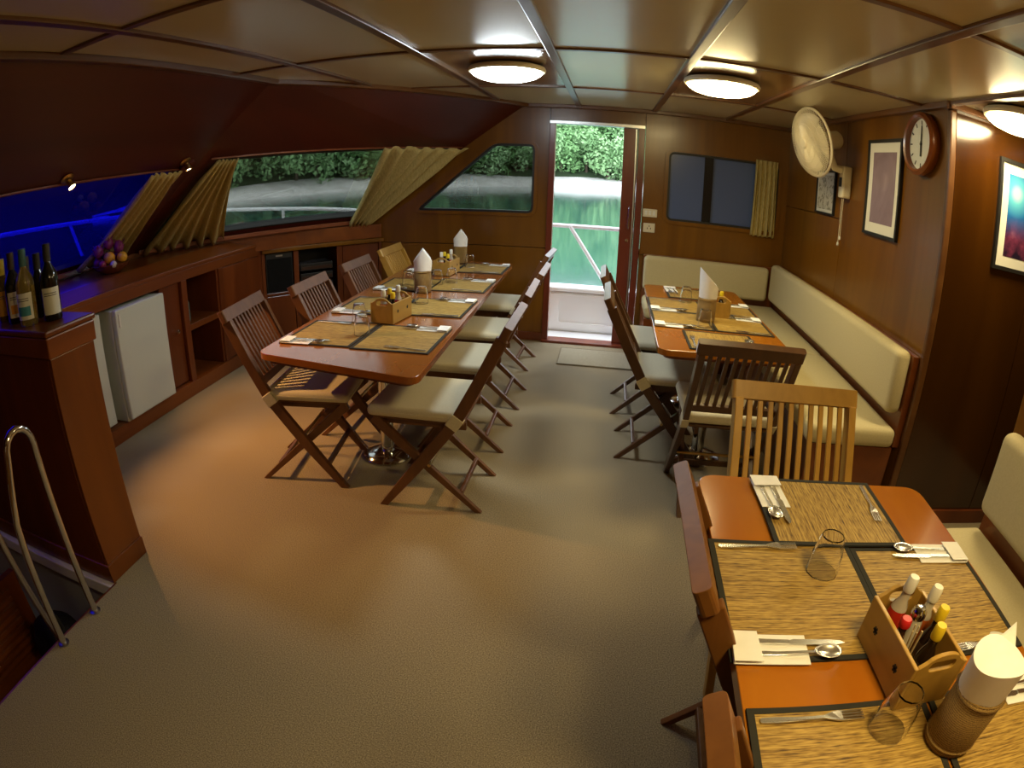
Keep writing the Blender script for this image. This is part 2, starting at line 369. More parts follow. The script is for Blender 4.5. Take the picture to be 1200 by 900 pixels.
struct(box('baseboard_back', (-1.95, D-.014, 0), (DX0-.05, D, .075), 'mahog', bevel=.004), 'dark wooden skirting along the back wall left of the door', 'skirting')

# ------------------------------------------------------------------ right walls
wr = struct(MB().box((XR+.029, Y1+.01, -.03), (XR+.05, D+.06, H)).build('wall_right', 'mahog'), 'varnished wooden side wall with the clock and wall fan', 'wall')
PY = 3.72
for a, b, z0, z1 in ((Y1+.03, PY-.003, 0, H), (PY+.003, D, 0, 1.373), (PY+.003, D, 1.379, H)):
    MB().slab([(a, z0), (b, z0), (b, z1), (a, z1)], [], FX(XR), 0, .028).build('wall_panel', 'wall', wr)
box('corner_bead', (XR-.004, Y1-.004, 0), (XR+.035, Y1+.03, H-.03), 'batten', wr, bevel=.008)
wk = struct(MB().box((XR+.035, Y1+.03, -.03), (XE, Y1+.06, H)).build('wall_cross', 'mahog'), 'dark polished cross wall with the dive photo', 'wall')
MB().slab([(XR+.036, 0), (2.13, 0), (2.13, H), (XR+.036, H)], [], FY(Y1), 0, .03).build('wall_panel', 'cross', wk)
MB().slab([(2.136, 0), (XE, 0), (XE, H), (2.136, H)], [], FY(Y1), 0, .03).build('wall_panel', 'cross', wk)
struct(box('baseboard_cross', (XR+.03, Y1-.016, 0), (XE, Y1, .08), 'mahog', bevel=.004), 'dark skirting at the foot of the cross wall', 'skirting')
we = struct(box('wall_passage', (XE, YF, -.03), (XE+.04, Y1+.06, H), 'wall'), 'wooden wall at the end of the side passage', 'wall')
wp = struct(box('wall_partition', (1.585, YF, 0), (1.63, 1.68, H), 'wall', bevel=.008), 'wooden partition behind the nearest bench', 'wall')
wf = struct(box('wall_front', (-3.6, YF-.05, -1.02), (XE+.04, YF, H+.05), 'wall'), 'wooden wall behind the viewer', 'wall')

# ------------------------------------------------------------------ left sloping side: overhead veneer, windows 3 and 4
vA = lambda z: (H-z)/1.047
YA0, YA1 = 0.75, 2.955
WA = rpoly([(YA0+.15, vA(1.575)), (2.93, vA(1.575)), (3.08, vA(1.05)), (YA0, vA(1.05))], .04)
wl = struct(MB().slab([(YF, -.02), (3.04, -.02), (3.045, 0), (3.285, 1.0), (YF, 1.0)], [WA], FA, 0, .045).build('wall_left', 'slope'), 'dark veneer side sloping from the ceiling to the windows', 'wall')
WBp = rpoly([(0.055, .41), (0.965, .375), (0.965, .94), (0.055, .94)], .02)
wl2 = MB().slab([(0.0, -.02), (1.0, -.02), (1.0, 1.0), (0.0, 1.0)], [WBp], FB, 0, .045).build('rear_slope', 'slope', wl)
window(3, WA, FA, 'pane_blue', .004, 'blue tinted raked side window beyond the bottles', trim=None)
window(4, WBp, FB, 'pane', .012, 'raked corner window between two tan curtains', trim=None)
M['sill_wood'] = wood('sill_mahogany', (0.17, 0.045, 0.018), (0.27, 0.080, 0.032), 'Y', 0.25, 6, .4)
def sill(a, b, idx, lab, w=.05, h=.035):
    o = MB().beam(a, b, w, h).build('trim_%d' % idx, 'sill_wood', bevel=.006); struct(o, lab, 'trim')
sill(FB(0.03, .975, -.02), FB(0.985, .975, -.02), 1, 'polished wooden sill under the corner window')
sill(FA(YA0-.2, .985, -.015), FA(3.22, .985, -.015), 2, 'wooden sill under the blue side window')
sill(FA(YF, .445, -.006), FA(2.98, .445, -.006), 3, 'thin wooden bead above the blue side window', .018, .014)
sill(FB(0.03, .402, -.004), FB(0.985, .368, -.004), 4, 'thin wooden bead above the corner window', .018, .014)
o = MB().beam(FA(3.0, .40, -.012), FA(3.235, .985, -.012), .085, .02, up=NA).build('window_post', 'slope', wl, bevel=.004)
# outer wall under the windows (behind the counters)
wh = struct(MB().box((-3.5, YF, -1.02), (-3.46, D, 1.03)).build('wall_hull', 'mahog'), 'dark wooden lining behind the low cabinets', 'wall')
MB().slab([(YF, .93), (R1.y, .93), (R1.y, 1.01), (YF, 1.01)], [], FX(-3.462), .05, .065).build('lining_strip', 'mahogY', wh)
MB().slab([(-.02, .86), (1.0, .86), (1.0, 1.01), (-.02, 1.01)], [], lambda u, v, w: Vector((R1.x+(B1.x-R1.x)*u, R1.y+(B1.y-R1.y)*u, v))+Vector((-.807, .59, 0))*w, -.004, .014).build('lining_strip', 'mahogY', wh)
struct(MB().slab([(R1.x, R1.y), (B1.x, B1.y), (-3.5, D), (-3.5, R1.y-.02)], [], FZ(1.0), 0, -.02).build('deck_coaming', 'paint'), 'white deck edge outside the corner window', 'deck')
lg = MB().slab([(-2.765, .9205), (-2.89, .972), (-2.92, .975), (-3.40, .975), (-3.40, .9205)], [], lambda u, v, w: Vector((u, w, v)), BY2+.012, 4.10).build('trim_5', 'mahogY')
struct(lg, 'raised wooden ledge behind the low counter', 'trim')

# ------------------------------------------------------------------ side cabinet with fridges
CB = -2.75
sc = thing('side_cabinet', 'long low mahogany cabinet with open shelves under the side windows', 'cabinet', (CB, 3.0, 0))
def sb(name, lo, hi, mat='mahog', parent=None, bevel=.003):
    o = MB().box(tuple(a-b for a, b in zip(lo, (CB, 3.0, 0))), tuple(a-b for a, b in zip(hi, (CB, 3.0, 0)))).build(name, mat, parent or sc, bevel=bevel); return o
ct = sb('countertop', (-3.46, BY2+.01, .89), (CB+.005, 4.24, .92), 'mahogY', bevel=.006)
sb('apron', (CB-.03, BY2+.01, .82), (CB, 4.24, .89), 'mahogY')
sb('plinth', (CB-.02, BY2+.01, 0), (CB+.01, 4.22, .10), 'mahogY')
sb('bottom_board', (-3.44, BY2+.01, .08), (CB-.02, 4.20, .10), 'mahogY')
sb('back_board', (-3.45, BY2+.01, .10), (-3.43, 4.20, .89), 'mahog')
for y0, y1 in ((2.935, 2.965), (3.60, 3.625)): sb('divider', (-3.43, y0, .10), (CB-.01, y1, .88))
for y0, y1 in ((3.165, 3.225), (3.62, 3.68)): sb('front_post', (CB-.025, y0, .10), (CB+.002, y1, .82))
d1 = sb('door', (CB-.045, 2.968, .11), (CB-.028, 3.162, .815)); 
MB().lathe([(0, 0), (.007, 0), (.007, .015), (.014, .02), (.012, .03), (0, .032)], 12, mat=Matrix.Translation((-.028, .09, .49)) @ Matrix.Rotation(PI/2, 4, 'Y')).build('knob', 'steel', d1, smooth=True)
sb('shelf', (-3.43, 3.225, .455), (CB, 3.60, .50), 'mahogY')
sb('divider', (-3.43, 3.165, .10), (CB-.03, 3.185, .88))
d2 = sb('door', (CB-.02, 3.682, .11), (CB-.002, 4.225, .815))
MB().lathe([(0, 0), (.007, 0), (.007, .015), (.014, .02), (.012, .03), (0, .032)], 12, mat=Matrix.Translation((-.002, .73, .48)) @ Matrix.Rotation(PI/2, 4, 'Y')).build('knob', 'steel', d2, smooth=True)
sb('end_post', (CB-.03, 4.20, 0), (CB+.002, 4.24, .89))
def fridge(y0, y1, xf, label):
    t = thing('refrigerator', label, 'refrigerator', (xf-.2, (y0+y1)/2, .101), 0, 'small refrigerators in the low cabinet')
    h = (y1-y0)/2
    MB().box((-.18, -h, .0), (.155, h, .70)).build('body', 'fridge', t, bevel=.008)
    d = MB().box((.16, -h, .02), (.20, h, .705)).build('door', 'fridge', t, bevel=.01)
    MB().box((.2, -h+.02, .60), (.206, -h+.035, .68)).build('hinge_cover', 'white', d)
fridge(2.43, 2.90, -2.685, 'grey-white small fridge with its door fully in view')
fridge(1.93, 2.36, -2.76, 'white small fridge mostly hidden behind the end of the bar')
def small_bottle(loc, label):
    t = thing('glass_bottle', label, 'bottle', loc)
    MB().lathe([(0, 0), (.035, 0), (.037, .01), (.037, .13), (.015, .19), (.013, .23), (0, .23)], 16).build('body', P('greenish_grey_glass', (.10, .14, .12), .1), t, smooth=True)
    MB().lathe([(0, .23), (.016, .23), (.016, .255), (0, .255)], 12).build('cap', 'steelb', t)
small_bottle((CB-.10, 3.30, .501), 'grey glass bottle standing in the upper cabinet shelf')

# ------------------------------------------------------------------ corner cabinet (diagonal)
P0 = Vector((-2.75, 4.245, 0)); P1 = Vector((-1.945, D-.004, 0)); dv = (P1-P0).normalized(); nv = Vector((-dv.y, dv.x, 0)); LC = (P1-P0).length
ang = math.atan2(dv.y, dv.x)
cc = thing('corner_cabinet', 'diagonal corner cabinet with open niches behind the left chairs', 'cabinet', P0, ang)
def cb(name, s0, s1, z0, z1, w0=0.0, w1=.02, mat='mahog', parent=None, bevel=.003): return MB().box((s0, w0, z0), (s1, w1, z1)).build(name, mat, parent or cc, bevel=bevel)
cb('top_shelf', 0, LC-.01, .825, .86, -.03, .33, 'wall', bevel=.006)
cb('upper_panel', 0, LC-.02, .862, .985, .0, .02, 'mahogY')
cb('plinth', 0, LC-.02, 0, .10); cb('back_panel', .04, .72, .10, .82, .34, .36, 'black')
for a, b in ((0, .03), (.285, .33), (.68, .73), (LC-.05, LC-.02)): cb('front_post', a, b, .10, .825)
for a in (.30, .70): cb('divider', a, a+.015, .10, .82, .02, .34)
cb('rail', .03, .285, .455, .48, 0, .34); cb('rail', .33, .68, .345, .37, 0, .34); cb('rail', .33, .68, .18, .205, 0, .34)
d = cb('drawer_front', .034, .281, .105, .45, .004, .02); d = cb('door', .735, LC-.055, .105, .82, .004, .02)
MB().lathe([(0, 0), (.006, 0), (.011, .02), (0, .024)], 10, mat=Matrix.Translation((.77, .004, .46)) @ Matrix.Rotation(PI/2, 4, 'X')).build('knob', 'steel', d, smooth=True)
def cw(s, w, z): return P0+dv*s+nv*w+Vector((0, 0, z))
t = thing('loudspeaker', 'black loudspeaker box filling the left niche of the corner cabinet', 'loudspeaker', cw(.158, .012, .481), ang)
MB().box((-.12, 0, 0), (.12, .25, .335)).build('cabinet_box', 'black', t, bevel=.005); MB().box((-.11, -.006, .01), (.11, 0, .29)).build('front_cloth', fabric('speaker_cloth', (.006, .006, .006), (.012, .012, .012), 200), t, bevel=.003)
MB().box((-.03, -.004, .305), (.03, 0, .318)).build('badge', 'steelb', t)
for k in range(4):
    t = thing('media_player', 'flat dark media player, number %s from the top in the corner cabinet stack' % ('one', 'two', 'three', 'four')[3-k], 'player', cw(.505, .05, .371+k*.085), ang, 'players stacked in the corner cabinet')
    MB().box((-.15, 0, 0), (.15, .22, .062)).build('case', 'black', t, bevel=.004); MB().box((-.14, -.004, .01), (.14, 0, .035)).build('front_plate', P('dark_brown_plate', (.045, .016, .008), .4), t)

# ------------------------------------------------------------------ bar counter
bar = thing('bar_counter', 'tall dark mahogany bar counter carrying the wine bottles', 'counter', (-2.4, 1.38, 0))
def bb(name, lo, hi, mat='mahog', bevel=.003, parent=None): return MB().box(tuple(a-b for a, b in zip(lo, (-2.4, 1.38, 0))), tuple(a-b for a, b in zip(hi, (-2.4, 1.38, 0)))).build(name, mat, parent or bar, bevel=bevel)
bb('front_panel', (-3.3, BY, .001), (BX-.02, BY+.02, .955)); bb('end_panel', (BX-.018, BY, .001), (BX, BY2-.002, .955), 'barend')
bb('back_panel', (-3.3, BY2-.022, .001), (BX-.02, BY2-.002, .955)); bb('top_band', (-3.3, BY-.012, .957), (BX+.012, BY2+.006, 1.035), 'mahogY', .006)
bb('worktop', (-3.3, BY-.018, 1.036), (BX+.018, BY2+.012, 1.06), 'mahogY', .008)
bb('skirting', (-3.3, BY-.012, .001), (BX+.010, BY-.0005, .085), 'mahogY', .003); bb('end_skirting', (BX+.0005, BY-.012, .001), (BX+.012, BY2-.002, .085), 'barend', .003)
# bottles on the bar
def wine(loc, label, glassc, capc, labc, h=.30, r=.040, rz=0.0, liquid=None, lab2=None):
    t = thing('wine_bottle', label, 'bottle', loc, rz, 'bottles on the bar'); k = h/.30
    m = P('bottle_glass', glassc, .06, coat=.5) if not liquid else P('bottle_pale_glass', glassc, .05, trans=.75, ior=1.35)
    MB().lathe([(0, 0), (r*.9, 0), (r, .006), (r, .165*k), (r*.85, .19*k), (.016, .225*k), (.0145, .24*k), (.0145, h-.012), (.016, h-.01), (.016, h), (0, h)], 24).build('body', m, t, smooth=True)
    MB().lathe([(.0152, h-.065), (.0168, h-.064), (.0168, h+.001), (0, h+.002)], 20).build('capsule', P('capsule_foil', capc, .4), t, smooth=True)
    if labc:
        l = MB().grid(14, 1, lambda u, v: Vector(((r+.0006)*math.cos(-2.6+u*2.1), (r+.0006)*math.sin(-2.6+u*2.1), .025+v*.10))).build('label', P('paper_label', labc, .7), t, smooth=True)
        if lab2: MB().grid(10, 1, lambda u, v: Vector(((r+.0011)*math.cos(-2.3+u*1.5), (r+.0011)*math.sin(-2.3+u*1.5), .04+v*.035))).build('label_picture', P('label_print', lab2, .7), l, smooth=True)
        for q in range(2): MB().grid(10, 1, lambda u, v: Vector(((r+.0012)*math.cos(-2.3+u*1.4), (r+.0012)*math.sin(-2.3+u*1.4), .095+q*.008+v*.003))).build('print_line', P('label_ink', (.12, .12, .14), .7), l)
wine((-2.262, 1.365, 1.061), 'bottle with yellow neck foil at the left end of the bar', (.10, .06, .005), (.75, .60, .05), (.7, .35, .03), .25, .040, .4)
wine((-2.14, 1.345, 1.061), 'black wine bottle with orange and white label on the bar', (.008, .009, .006), (.05, .03, .02), (.75, .70, .6), .275, .040, 1.2, None, (.7, .3, .04))
wine((-2.012, 1.325, 1.061), 'pale wine bottle with blue picture label on the bar', (.62, .50, .16), (.05, .16, .20), (.78, .80, .78), .285, .041, .5, True, (.06, .30, .42))
wine((-1.935, 1.400, 1.061), 'black wine bottle with plain white label nearest the bar end', (.006, .008, .006), (.03, .03, .03), (.78, .80, .72), .285, .040, .9)
wine((-2.065, 1.435, 1.061), 'dark bottle standing behind the blue label bottle', (.006, .007, .008), (.02, .02, .02), None, .25, .033)
wine((-2.17, 1.445, 1.061), 'dark bottle with glass shoulders behind the orange label bottle', (.010, .012, .008), (.03, .03, .03), None, .24, .034)

# ------------------------------------------------------------------ fruit bowl
BC = Vector((-3.005, 2.73, .976))
t = thing('fruit_bowl', 'shallow dark wooden bowl of fruit on the window ledge', 'bowl', BC)
MB().lathe([(0, 0), (.06, 0), (.075, .008), (.115, .035), (.135, .062), (.129, .064), (.105, .040), (.06, .018), (0, .014)], 28).build('bowl_shell', 'mahog', t, smooth=True)
def fruit(name, off, r, col, label, sx=1.0, group='fruit in the bowl', stem=True, rough=.4):
    t = thing(name, label, 'fruit', BC+Vector(off), 0, group)
    prof = [(r*math.sin(a)*(1-.06*math.cos(a)), -r*math.cos(a)*sx*(1-.10*max(0, math.cos(a))**6)+r*sx) for a in [PI*i/12 for i in range(13)]]
    m, nt, b = new_mat(name+'_skin'); nt.links.new(ramp(nt, noise(nt, 30, detail=3), [(.3, tuple(c*.75 for c in col)), (.7, col)]), b.inputs['Base Color']); b.inputs['Roughness'].default_value = rough
    MB().lathe(prof, 18).build('flesh', m, t, smooth=True)
    if stem: MB().lathe([(0, 0), (.006, 0), (.004, .012), (0, .013)], 8, (0, 0, 2*r*sx*.95)).build('stem', P('stem_brown', (.06, .05, .02), .8), t)
fruit('orange', (.045, -.050, .062), .041, (.80, .36, .015), 'larger orange on the front of the fruit bowl')
fruit('orange', (.098, .022, .058), .037, (.80, .40, .02), 'smaller orange beside the larger one in the bowl')
fruit('lychee', (.095, -.062, .040), .024, (.70, .60, .42), 'small pale fruit below the two oranges', 1.0)
cols = [(.25, .02, .06), (.18, .015, .06), (.32, .03, .05), (.14, .015, .05)]
for k, (o_, r_, w) in enumerate((((-.045, -.075, .04), .036, 'left front of the bowl'), ((-.02, -.01, .070), .036, 'middle of the bowl behind the larger orange'), ((.03, -.105, .048), .026, 'front rim of the bowl, below the larger orange'), ((-.09, -.02, .05), .038, 'left rim of the bowl'), ((-.06, .05, .06), .040, 'back of the bowl'), ((.02, .06, .07), .038, 'back right of the bowl'))):
    fruit('red_apple', o_, r_, cols[k % 4], 'dark red apple at the '+w, .95)
for k, (o_, w) in enumerate((((.0, -.01, .150), 'top of the heap'), ((-.04, -.075, .105), 'left of the heap'), ((.045, .045, .115), 'right of the heap'))):
    t = thing('dragon_fruit', 'purple leafy dragon fruit at the %s in the bowl' % w, 'fruit', BC+Vector(o_), k*1.3, 'dragon fruits in the bowl')
    sk = P('dragon_skin', (.20, .02, .10), .5)
    MB().lathe([(.036*math.sin(a), .045-.045*math.cos(a)) for a in [PI*i/10 for i in range(11)]], 14).build('flesh', sk, t, smooth=True)
    for q in range(9):
        a = q*2.4; z = .02+.007*q; c, s_ = math.cos(a), math.sin(a)
        MB().add([(c*.033-s_*.009, s_*.033+c*.009, z), (c*.033+s_*.009, s_*.033-c*.009, z), (c*.050, s_*.050, z+.028), (c*.030, s_*.030, z+.010)], [(0, 1, 2), (1, 3, 2), (3, 0, 2), (0, 3, 1)]).build('leaf_scale', sk, t)

# ------------------------------------------------------------------ curtains
def curtain(name, label, f, left, right, v0, v1, folds, amp, off=-.02, nu=None, gather=0.0, wav=0.0):
    nu = nu or folds*14; rnd = random.Random(hash(label) % 999 if False else len(label)); ph = [rnd.uniform(-.6, .6) for _ in range(folds+2)]
    def fn(u, v):
        a, b = left(v), right(v); uu = a+(b-a)*u
        k = u*folds; q = math.sin(2*PI*k+ph[int(k)]*(1-abs(2*(k % 1)-1))+.5*math.sin(3*v+2*int(k))); w = amp*(1-2*abs(q)**.7*(1 if q > 0 else -.35))*(0.75+0.25*math.sin(7*u+3*v))
        ve = v0+(v1-v0)*v+wav*math.sin(2*PI*k)*v
        w *= min(1, .35+v*3); return f(uu, ve, off-abs(amp)+w)
    o = MB().grid(nu, 16, fn).build(name, 'curtain', None, smooth=True, merge=False)
    for p in o.data.polygons: p.use_smooth = True
    md = o.modifiers.new('thick', 'SOLIDIFY'); md.thickness = .004; md.offset = 0
    return tag(o, label, 'curtain', 'tan gathered curtains')
curtain('curtain', 'tan curtain gathered at the right edge of the blue window', FA, lambda t: 2.66+.06*t-.10*t*t*t+.02*t, lambda t: 2.955+.20*t, vA(1.600), vA(1.055), 5, .024, -.03)
curtain('curtain', 'tan curtain at the left end of the corner window', FB, lambda t: .035+.0*t, lambda t: .105+.19*t+.05*t*t, .382, .955, 6, .026, -.032, wav=.01)
curtain('curtain', 'tan curtain swept back at the right end of the corner window', FB, lambda t: .60+.275*t, lambda t: .985-.0*t-.012*t*t,   .340, .950, 6, .034, -.03, wav=.012)
curtain('curtain', 'short yellow-tan curtain bunched at the dark sliding window', FY(D), lambda t: 1.225-.01*t, lambda t: 1.425+.005*t, 1.735, 1.085, 5, .020, -.014, wav=.008)

# ------------------------------------------------------------------ benches
def pad(name, lo, hi, parent, mat='cushion', r=.03, crown=0.0):
    o = MB().box(lo, hi).build(name, mat, parent, bevel=r, seg=4)
    for p in o.data.polygons: p.use_smooth = True
    return o
bn = thing('corner_bench', 'L-shaped built-in bench with beige cushions in the far right corner', 'bench')
box('base', (1.03, Y1+.035, 0), (1.495, D-.01, .395), 'mahogY', bn, bevel=.004); box('base', (.33, 4.52, 0), (1.028, D-.01, .395), 'mahogY', bn, bevel=.004)
box('back_board', (1.49, Y1+.03, .40), (XR-.003, D-.005, .86), 'mahogY', bn, bevel=.004); box('back_board', (.32, D-.04, .40), (1.488, D-.005, .83), 'mahogY', bn, bevel=.004)
pad('seat_cushion', (1.0, Y1+.012, .398), (1.487, 3.62, .495), bn); pad('seat_cushion', (1.0, 3.626, .398), (1.487, D-.05, .495), bn); pad('seat_cushion', (.33, 4.50, .398), (.996, D-.05, .495), bn)
pad('back_cushion', (1.40, Y1+.04, .565), (1.492, D-.14, .875), bn, r=.035); pad('back_cushion', (.325, D-.135, .545), (1.40, D-.042, .83), bn, r=.035)
b2 = thing('side_bench', 'beige cushioned bench beside the foreground table', 'bench')
box('base', (1.40, YF+.5, 0), (1.575, 1.62, .36), 'mahogY', b2, bevel=.004); box('base_board', (1.57, YF+.5, .36), (1.584, 1.66, .62), 'mahogY', b2)
pad('seat_cushion', (1.345, YF+.5, .362), (1.56, 1.655, .455), b2, r=.035)
pad('back_cushion', (1.49, YF+.5, .53), (1.583, 1.64, .855), b2, r=.04)

# ------------------------------------------------------------------ chairs
def make_chair(wm):
    t = empty('folding_chair')
    st = [(.22, 0), (.045, .225), (-.125, .45), (-.225, .64), (-.3145, .824)]
    def poly(line, h):
        L = []; Rr = []
        for i, p in enumerate(line):
            p = Vector(p); d = (Vector(line[min(i+1, len(line)-1)])-Vector(line[max(i-1, 0)])).normalized(); n = Vector((-d.y, d.x))*h
            L.append(p+n); Rr.append(p-n)
        if line[0][1] == 0: L[0].y = 0; Rr[0].y = 0
        return [(q.x, q.y) for q in L]+[(q.x, q.y) for q in reversed(Rr)]
    ex = lambda y0: (lambda u, v, w: Vector((u, y0+w, v)))
    for sgn in (-1, 1):
        MB().slab(poly(st, .025), [], ex(sgn*.207-.014), 0, .028).build('back_post', wm, t, bevel=.003)
        MB().slab(poly([(-.22, 0), (.255, .425)], .024), [], ex(sgn*.176-.012), 0, .024).build('leg', wm, t, bevel=.003)
        MB().box((-.16, sgn*.152-.010, .395), (.25, sgn*.152+.010, .43)).build('seat_rail', wm, t, bevel=.003)
    MB().box((-.155, -.19, .428), (.255, .19, .440)).build('seat_board', wm, t, bevel=.003)
    a = Vector((-.325, 0, .842)); dirv = Vector((-.10, 0, .205)).normalized(); per = Vector((dirv.z, 0, -dirv.x))
    mt = Matrix((Vector((0, 1, 0)), per, dirv)).transposed().to_4x4()
    tr = mt.copy(); tr.translation = a
    MB().slab(rrect(-.230, -.018, .230, .018, .010, 3), [], lambda u, v, w: tr @ Vector((u, v, w)), -.024, .036).build('top_rail', wm, t, bevel=.004)
    lr = mt.copy(); lr.translation = Vector((-.165, 0, .528))
    MB().box((-.193, -.010, -.02), (.193, .010, .02), lr).build('lower_rail', wm, t, bevel=.003)
    sl = None
    for k in range(10):
        y = -.166+k*.0369
        if sl is None:
            sl = MB().beam((-.165, 0, .53), (-.317, 0, .828), .012, .018, up=(0, 1, 0)).mesh('slat', wm, bevel=.002, seg=1)
        o = bpy.data.objects.new('slat', sl); COL.objects.link(o); o.parent = t; o.location = (0, y, 0)
    MB().beam((-.135, -.167, .08), (-.135, .167, .08), .018, .028).build('stretcher', wm, t, bevel=.003)
    MB().beam((.135, -.194, .11), (.135, .194, .11), .018, .028).build('stretcher', wm, t, bevel=.003)
    MB().tube([(.0, -.2, .225), (.0, .2, .225)], .008, 8).build('pivot_rod', 'brass', t)
    def cf(u, v):
        return None
    c = MB().box((-.155, -.213, .441), (.275, .213, .492)).build('seat_cushion', 'seatpad', t, bevel=.02, seg=3)
    for p in c.data.polygons: p.use_smooth = True
    MB().slab(rrect(-.157, -.215, .277, .215, .03, 4), [rrect(-.152, -.210, .272, .210, .028, 4)], FZ(.466), -.003, .003).build('piping', 'seatpad', c)
    for sgn in (-1, 1):
        MB().slab(poly([(-.105, .425), (-.14, .475)], .029), [], ex(sgn*.207-.018), 0, .036).build('cushion_tie', 'seatpad', t, bevel=.004)
    return t
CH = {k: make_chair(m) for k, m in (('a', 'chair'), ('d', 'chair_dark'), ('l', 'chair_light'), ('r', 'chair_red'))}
used = {k: False for k in CH}
def chair(kind, x, y, deg, label, group):
    again(CH[kind], used[kind], (x, y, 0.0005), math.radians(deg), label, 'chair', group); used[kind] = True
g = 'chairs along the right side of the long table'
for (x, y, a, w) in ((-.69, 2.433, 180, 'nearest the viewer'), (-.70, 3.04, 181, 'second from the viewer'), (-.700, 3.647, 180, 'third from the viewer'), (-.735, 4.40, 178, 'nearest the door')):
    chair('a', x, y, a, 'teak folding chair with cream pad, right side of long table, '+w, g)
g = 'chairs along the left side of the long table'
for (x, y, a, w) in ((-1.394, 2.49, 8, 'nearest the viewer'), (-1.30, 3.02, 2, 'second from the viewer'), (-1.305, 3.70, 0, 'third from the viewer'), (-1.30, 4.36, 0, 'nearest the back wall')):
    chair('l' if y > 4.2 else 'a', x, y, a, 'slatted folding chair, left side of long table, '+w, g)  # back-wall chair gets the light teak: its paler colour stands in for warm light
g = 'chairs at the bench table'
chair('d', .335, 3.718, 0, 'folding chair at the bench table, nearer the door', g); chair('d', .365, 3.108, 0, 'folding chair at the bench table, left side nearer the viewer', g)
chair('d', .62, 2.60, 90, 'dark slatted folding chair at the near end of the bench table', g)
chair('l', .675, 1.485, -90, 'light yellow teak slatted chair at the far end of foreground table', 'chairs at the foreground table')
chair('r', .548, .985, 0, 'reddish folding chair at the left side of the foreground table', 'chairs at the foreground table')
chair('r', .545, .305, 0, 'folding chair cut off at the bottom edge beside foreground table', 'chairs at the foreground table')

# ------------------------------------------------------------------ tables
TZ = .73
def table(name, label, poly, peds, tm='table'):
    cx = sum(p[0] for p in poly)/len(poly); cy = sum(p[1] for p in poly)/len(poly)
    t = thing(name, label, 'table', (cx, cy, 0)); q = [(a-cx, b-cy) for a, b in poly]
    MB().slab(rpoly(q, .06, 5), [], FZ(TZ), -.030, 0).build('tabletop', tm, t, bevel=.006)
    MB().slab(rpoly(shrink(q, .03), .05, 4), [], FZ(TZ), -.05, -.0305).build('edge_lip', 'mahogY', t)
    for (px, py) in peds:
        c = MB().lathe([(.035, .04), (.035, TZ-.052)], 20, (px-cx, py-cy, 0)).build('pedestal', 'steel', t, smooth=True)
        MB().lathe([(0, 0.001), (.13, .001), (.135, .010), (.12, .022), (.05, .040), (0, .041)], 28, (px-cx, py-cy, 0)).build('foot_plate', 'steel', c, smooth=True)
        MB().box((px-cx-.12, py-cy-.12, TZ-.06), (px-cx+.12, py-cy+.12, TZ-.0505)).build('mounting_plate', 'steelb', c)
    return t
table('dining_table', 'long dining table set for eight on the left', [(-1.435, 2.115), (-.645, 1.965), (-.715, 4.66), (-1.47, 4.66)], ((-1.06, 2.70), (-1.07, 4.05)), 'table_reflection_tone')
table('dining_table', 'dining table set in front of the corner bench', [(.268, 2.585), (.955, 2.615), (.945, 4.20), (.285, 4.17)], ((.60, 3.02), (.60, 3.85)))
table('dining_table', 'orange-brown dining table in the right foreground', [(.298, -.15), (.985, -.15), (1.005, 1.425), (.298, 1.440)], ((.66, .6), (.66, .05)))

# ------------------------------------------------------------------ place settings
ZT = TZ+.0006
def mk_mat(w, d):
    t = empty('placemat')
    MB().box((-w/2+.010, -d/2+.010, 0), (w/2-.010, d/2-.010, .0035)).build('reed_panel', 'reed', t)
    MB().slab([(-w/2, -d/2), (w/2, -d/2), (w/2, d/2), (-w/2, d/2)], [[(-w/2+.013, -d/2+.013), (w/2-.013, -d/2+.013), (w/2-.013, d/2-.013), (-w/2+.013, d/2-.013)]], FZ(0), 0, .0045).build('cloth_edging', 'edge', t)
    return t
def bent(poly2, prof, th):     # flat outline in (x,y) given height profile prof(x)
    mb = MB(); n = len(poly2)
    vs = [Vector((x, y, prof(x)+th)) for x, y in poly2]+[Vector((x, y, prof(x))) for x, y in poly2]
    tri = tessellate_polygon([[Vector((x, y, 0)) for x, y in poly2]])
    fs = [tuple(t) for t in tri]+[tuple(i+n for i in reversed(t)) for t in tri]+[(i, (i+1) % n, n+(i+1) % n, n+i) for i in range(n)]
    return mb.add(vs, fs)
def mk_fork():
    t = empty('fork'); pr = lambda x: .001+.006*max(0, (x-.10)/.03)*max(0, 1-(x-.10)/.06) if x > .10 else .001
    h = [(0, .003), (.003, .006), (.03, .0065), (.08, .004), (.115, .0032)]
    bent(h+[(.13, .009), (.142, .0115), (.150, .0115), (.150, -.0115), (.142, -.0115), (.13, -.009)]+[(x, -y) for x, y in reversed(h)], pr, .0018).build('handle', 'cutlery', t)
    tine = MB().box((.148, -.0017, .0035), (.192, .0017, .0055)).mesh('tine', 'cutlery')
    for k in range(4):
        o = bpy.data.objects.new('tine', tine); COL.objects.link(o); o.parent = t; o.location = (0, -.0096+k*.0064, -.001)
    return t
def mk_knife():
    t = empty('knife'); h = [(0, .005), (.003, .007), (.085, .006)]
    bent(h+[(x, -y) for x, y in reversed(h)], lambda x: .001, .004).build('handle', 'cutlery', t, bevel=.001)
    bent([(.085, .005), (.095, .009), (.17, .009), (.195, .006), (.203, -.001), (.18, -.006), (.085, -.0055)], lambda x: .002, .0014).build('blade', 'cutlery', t)
    return t
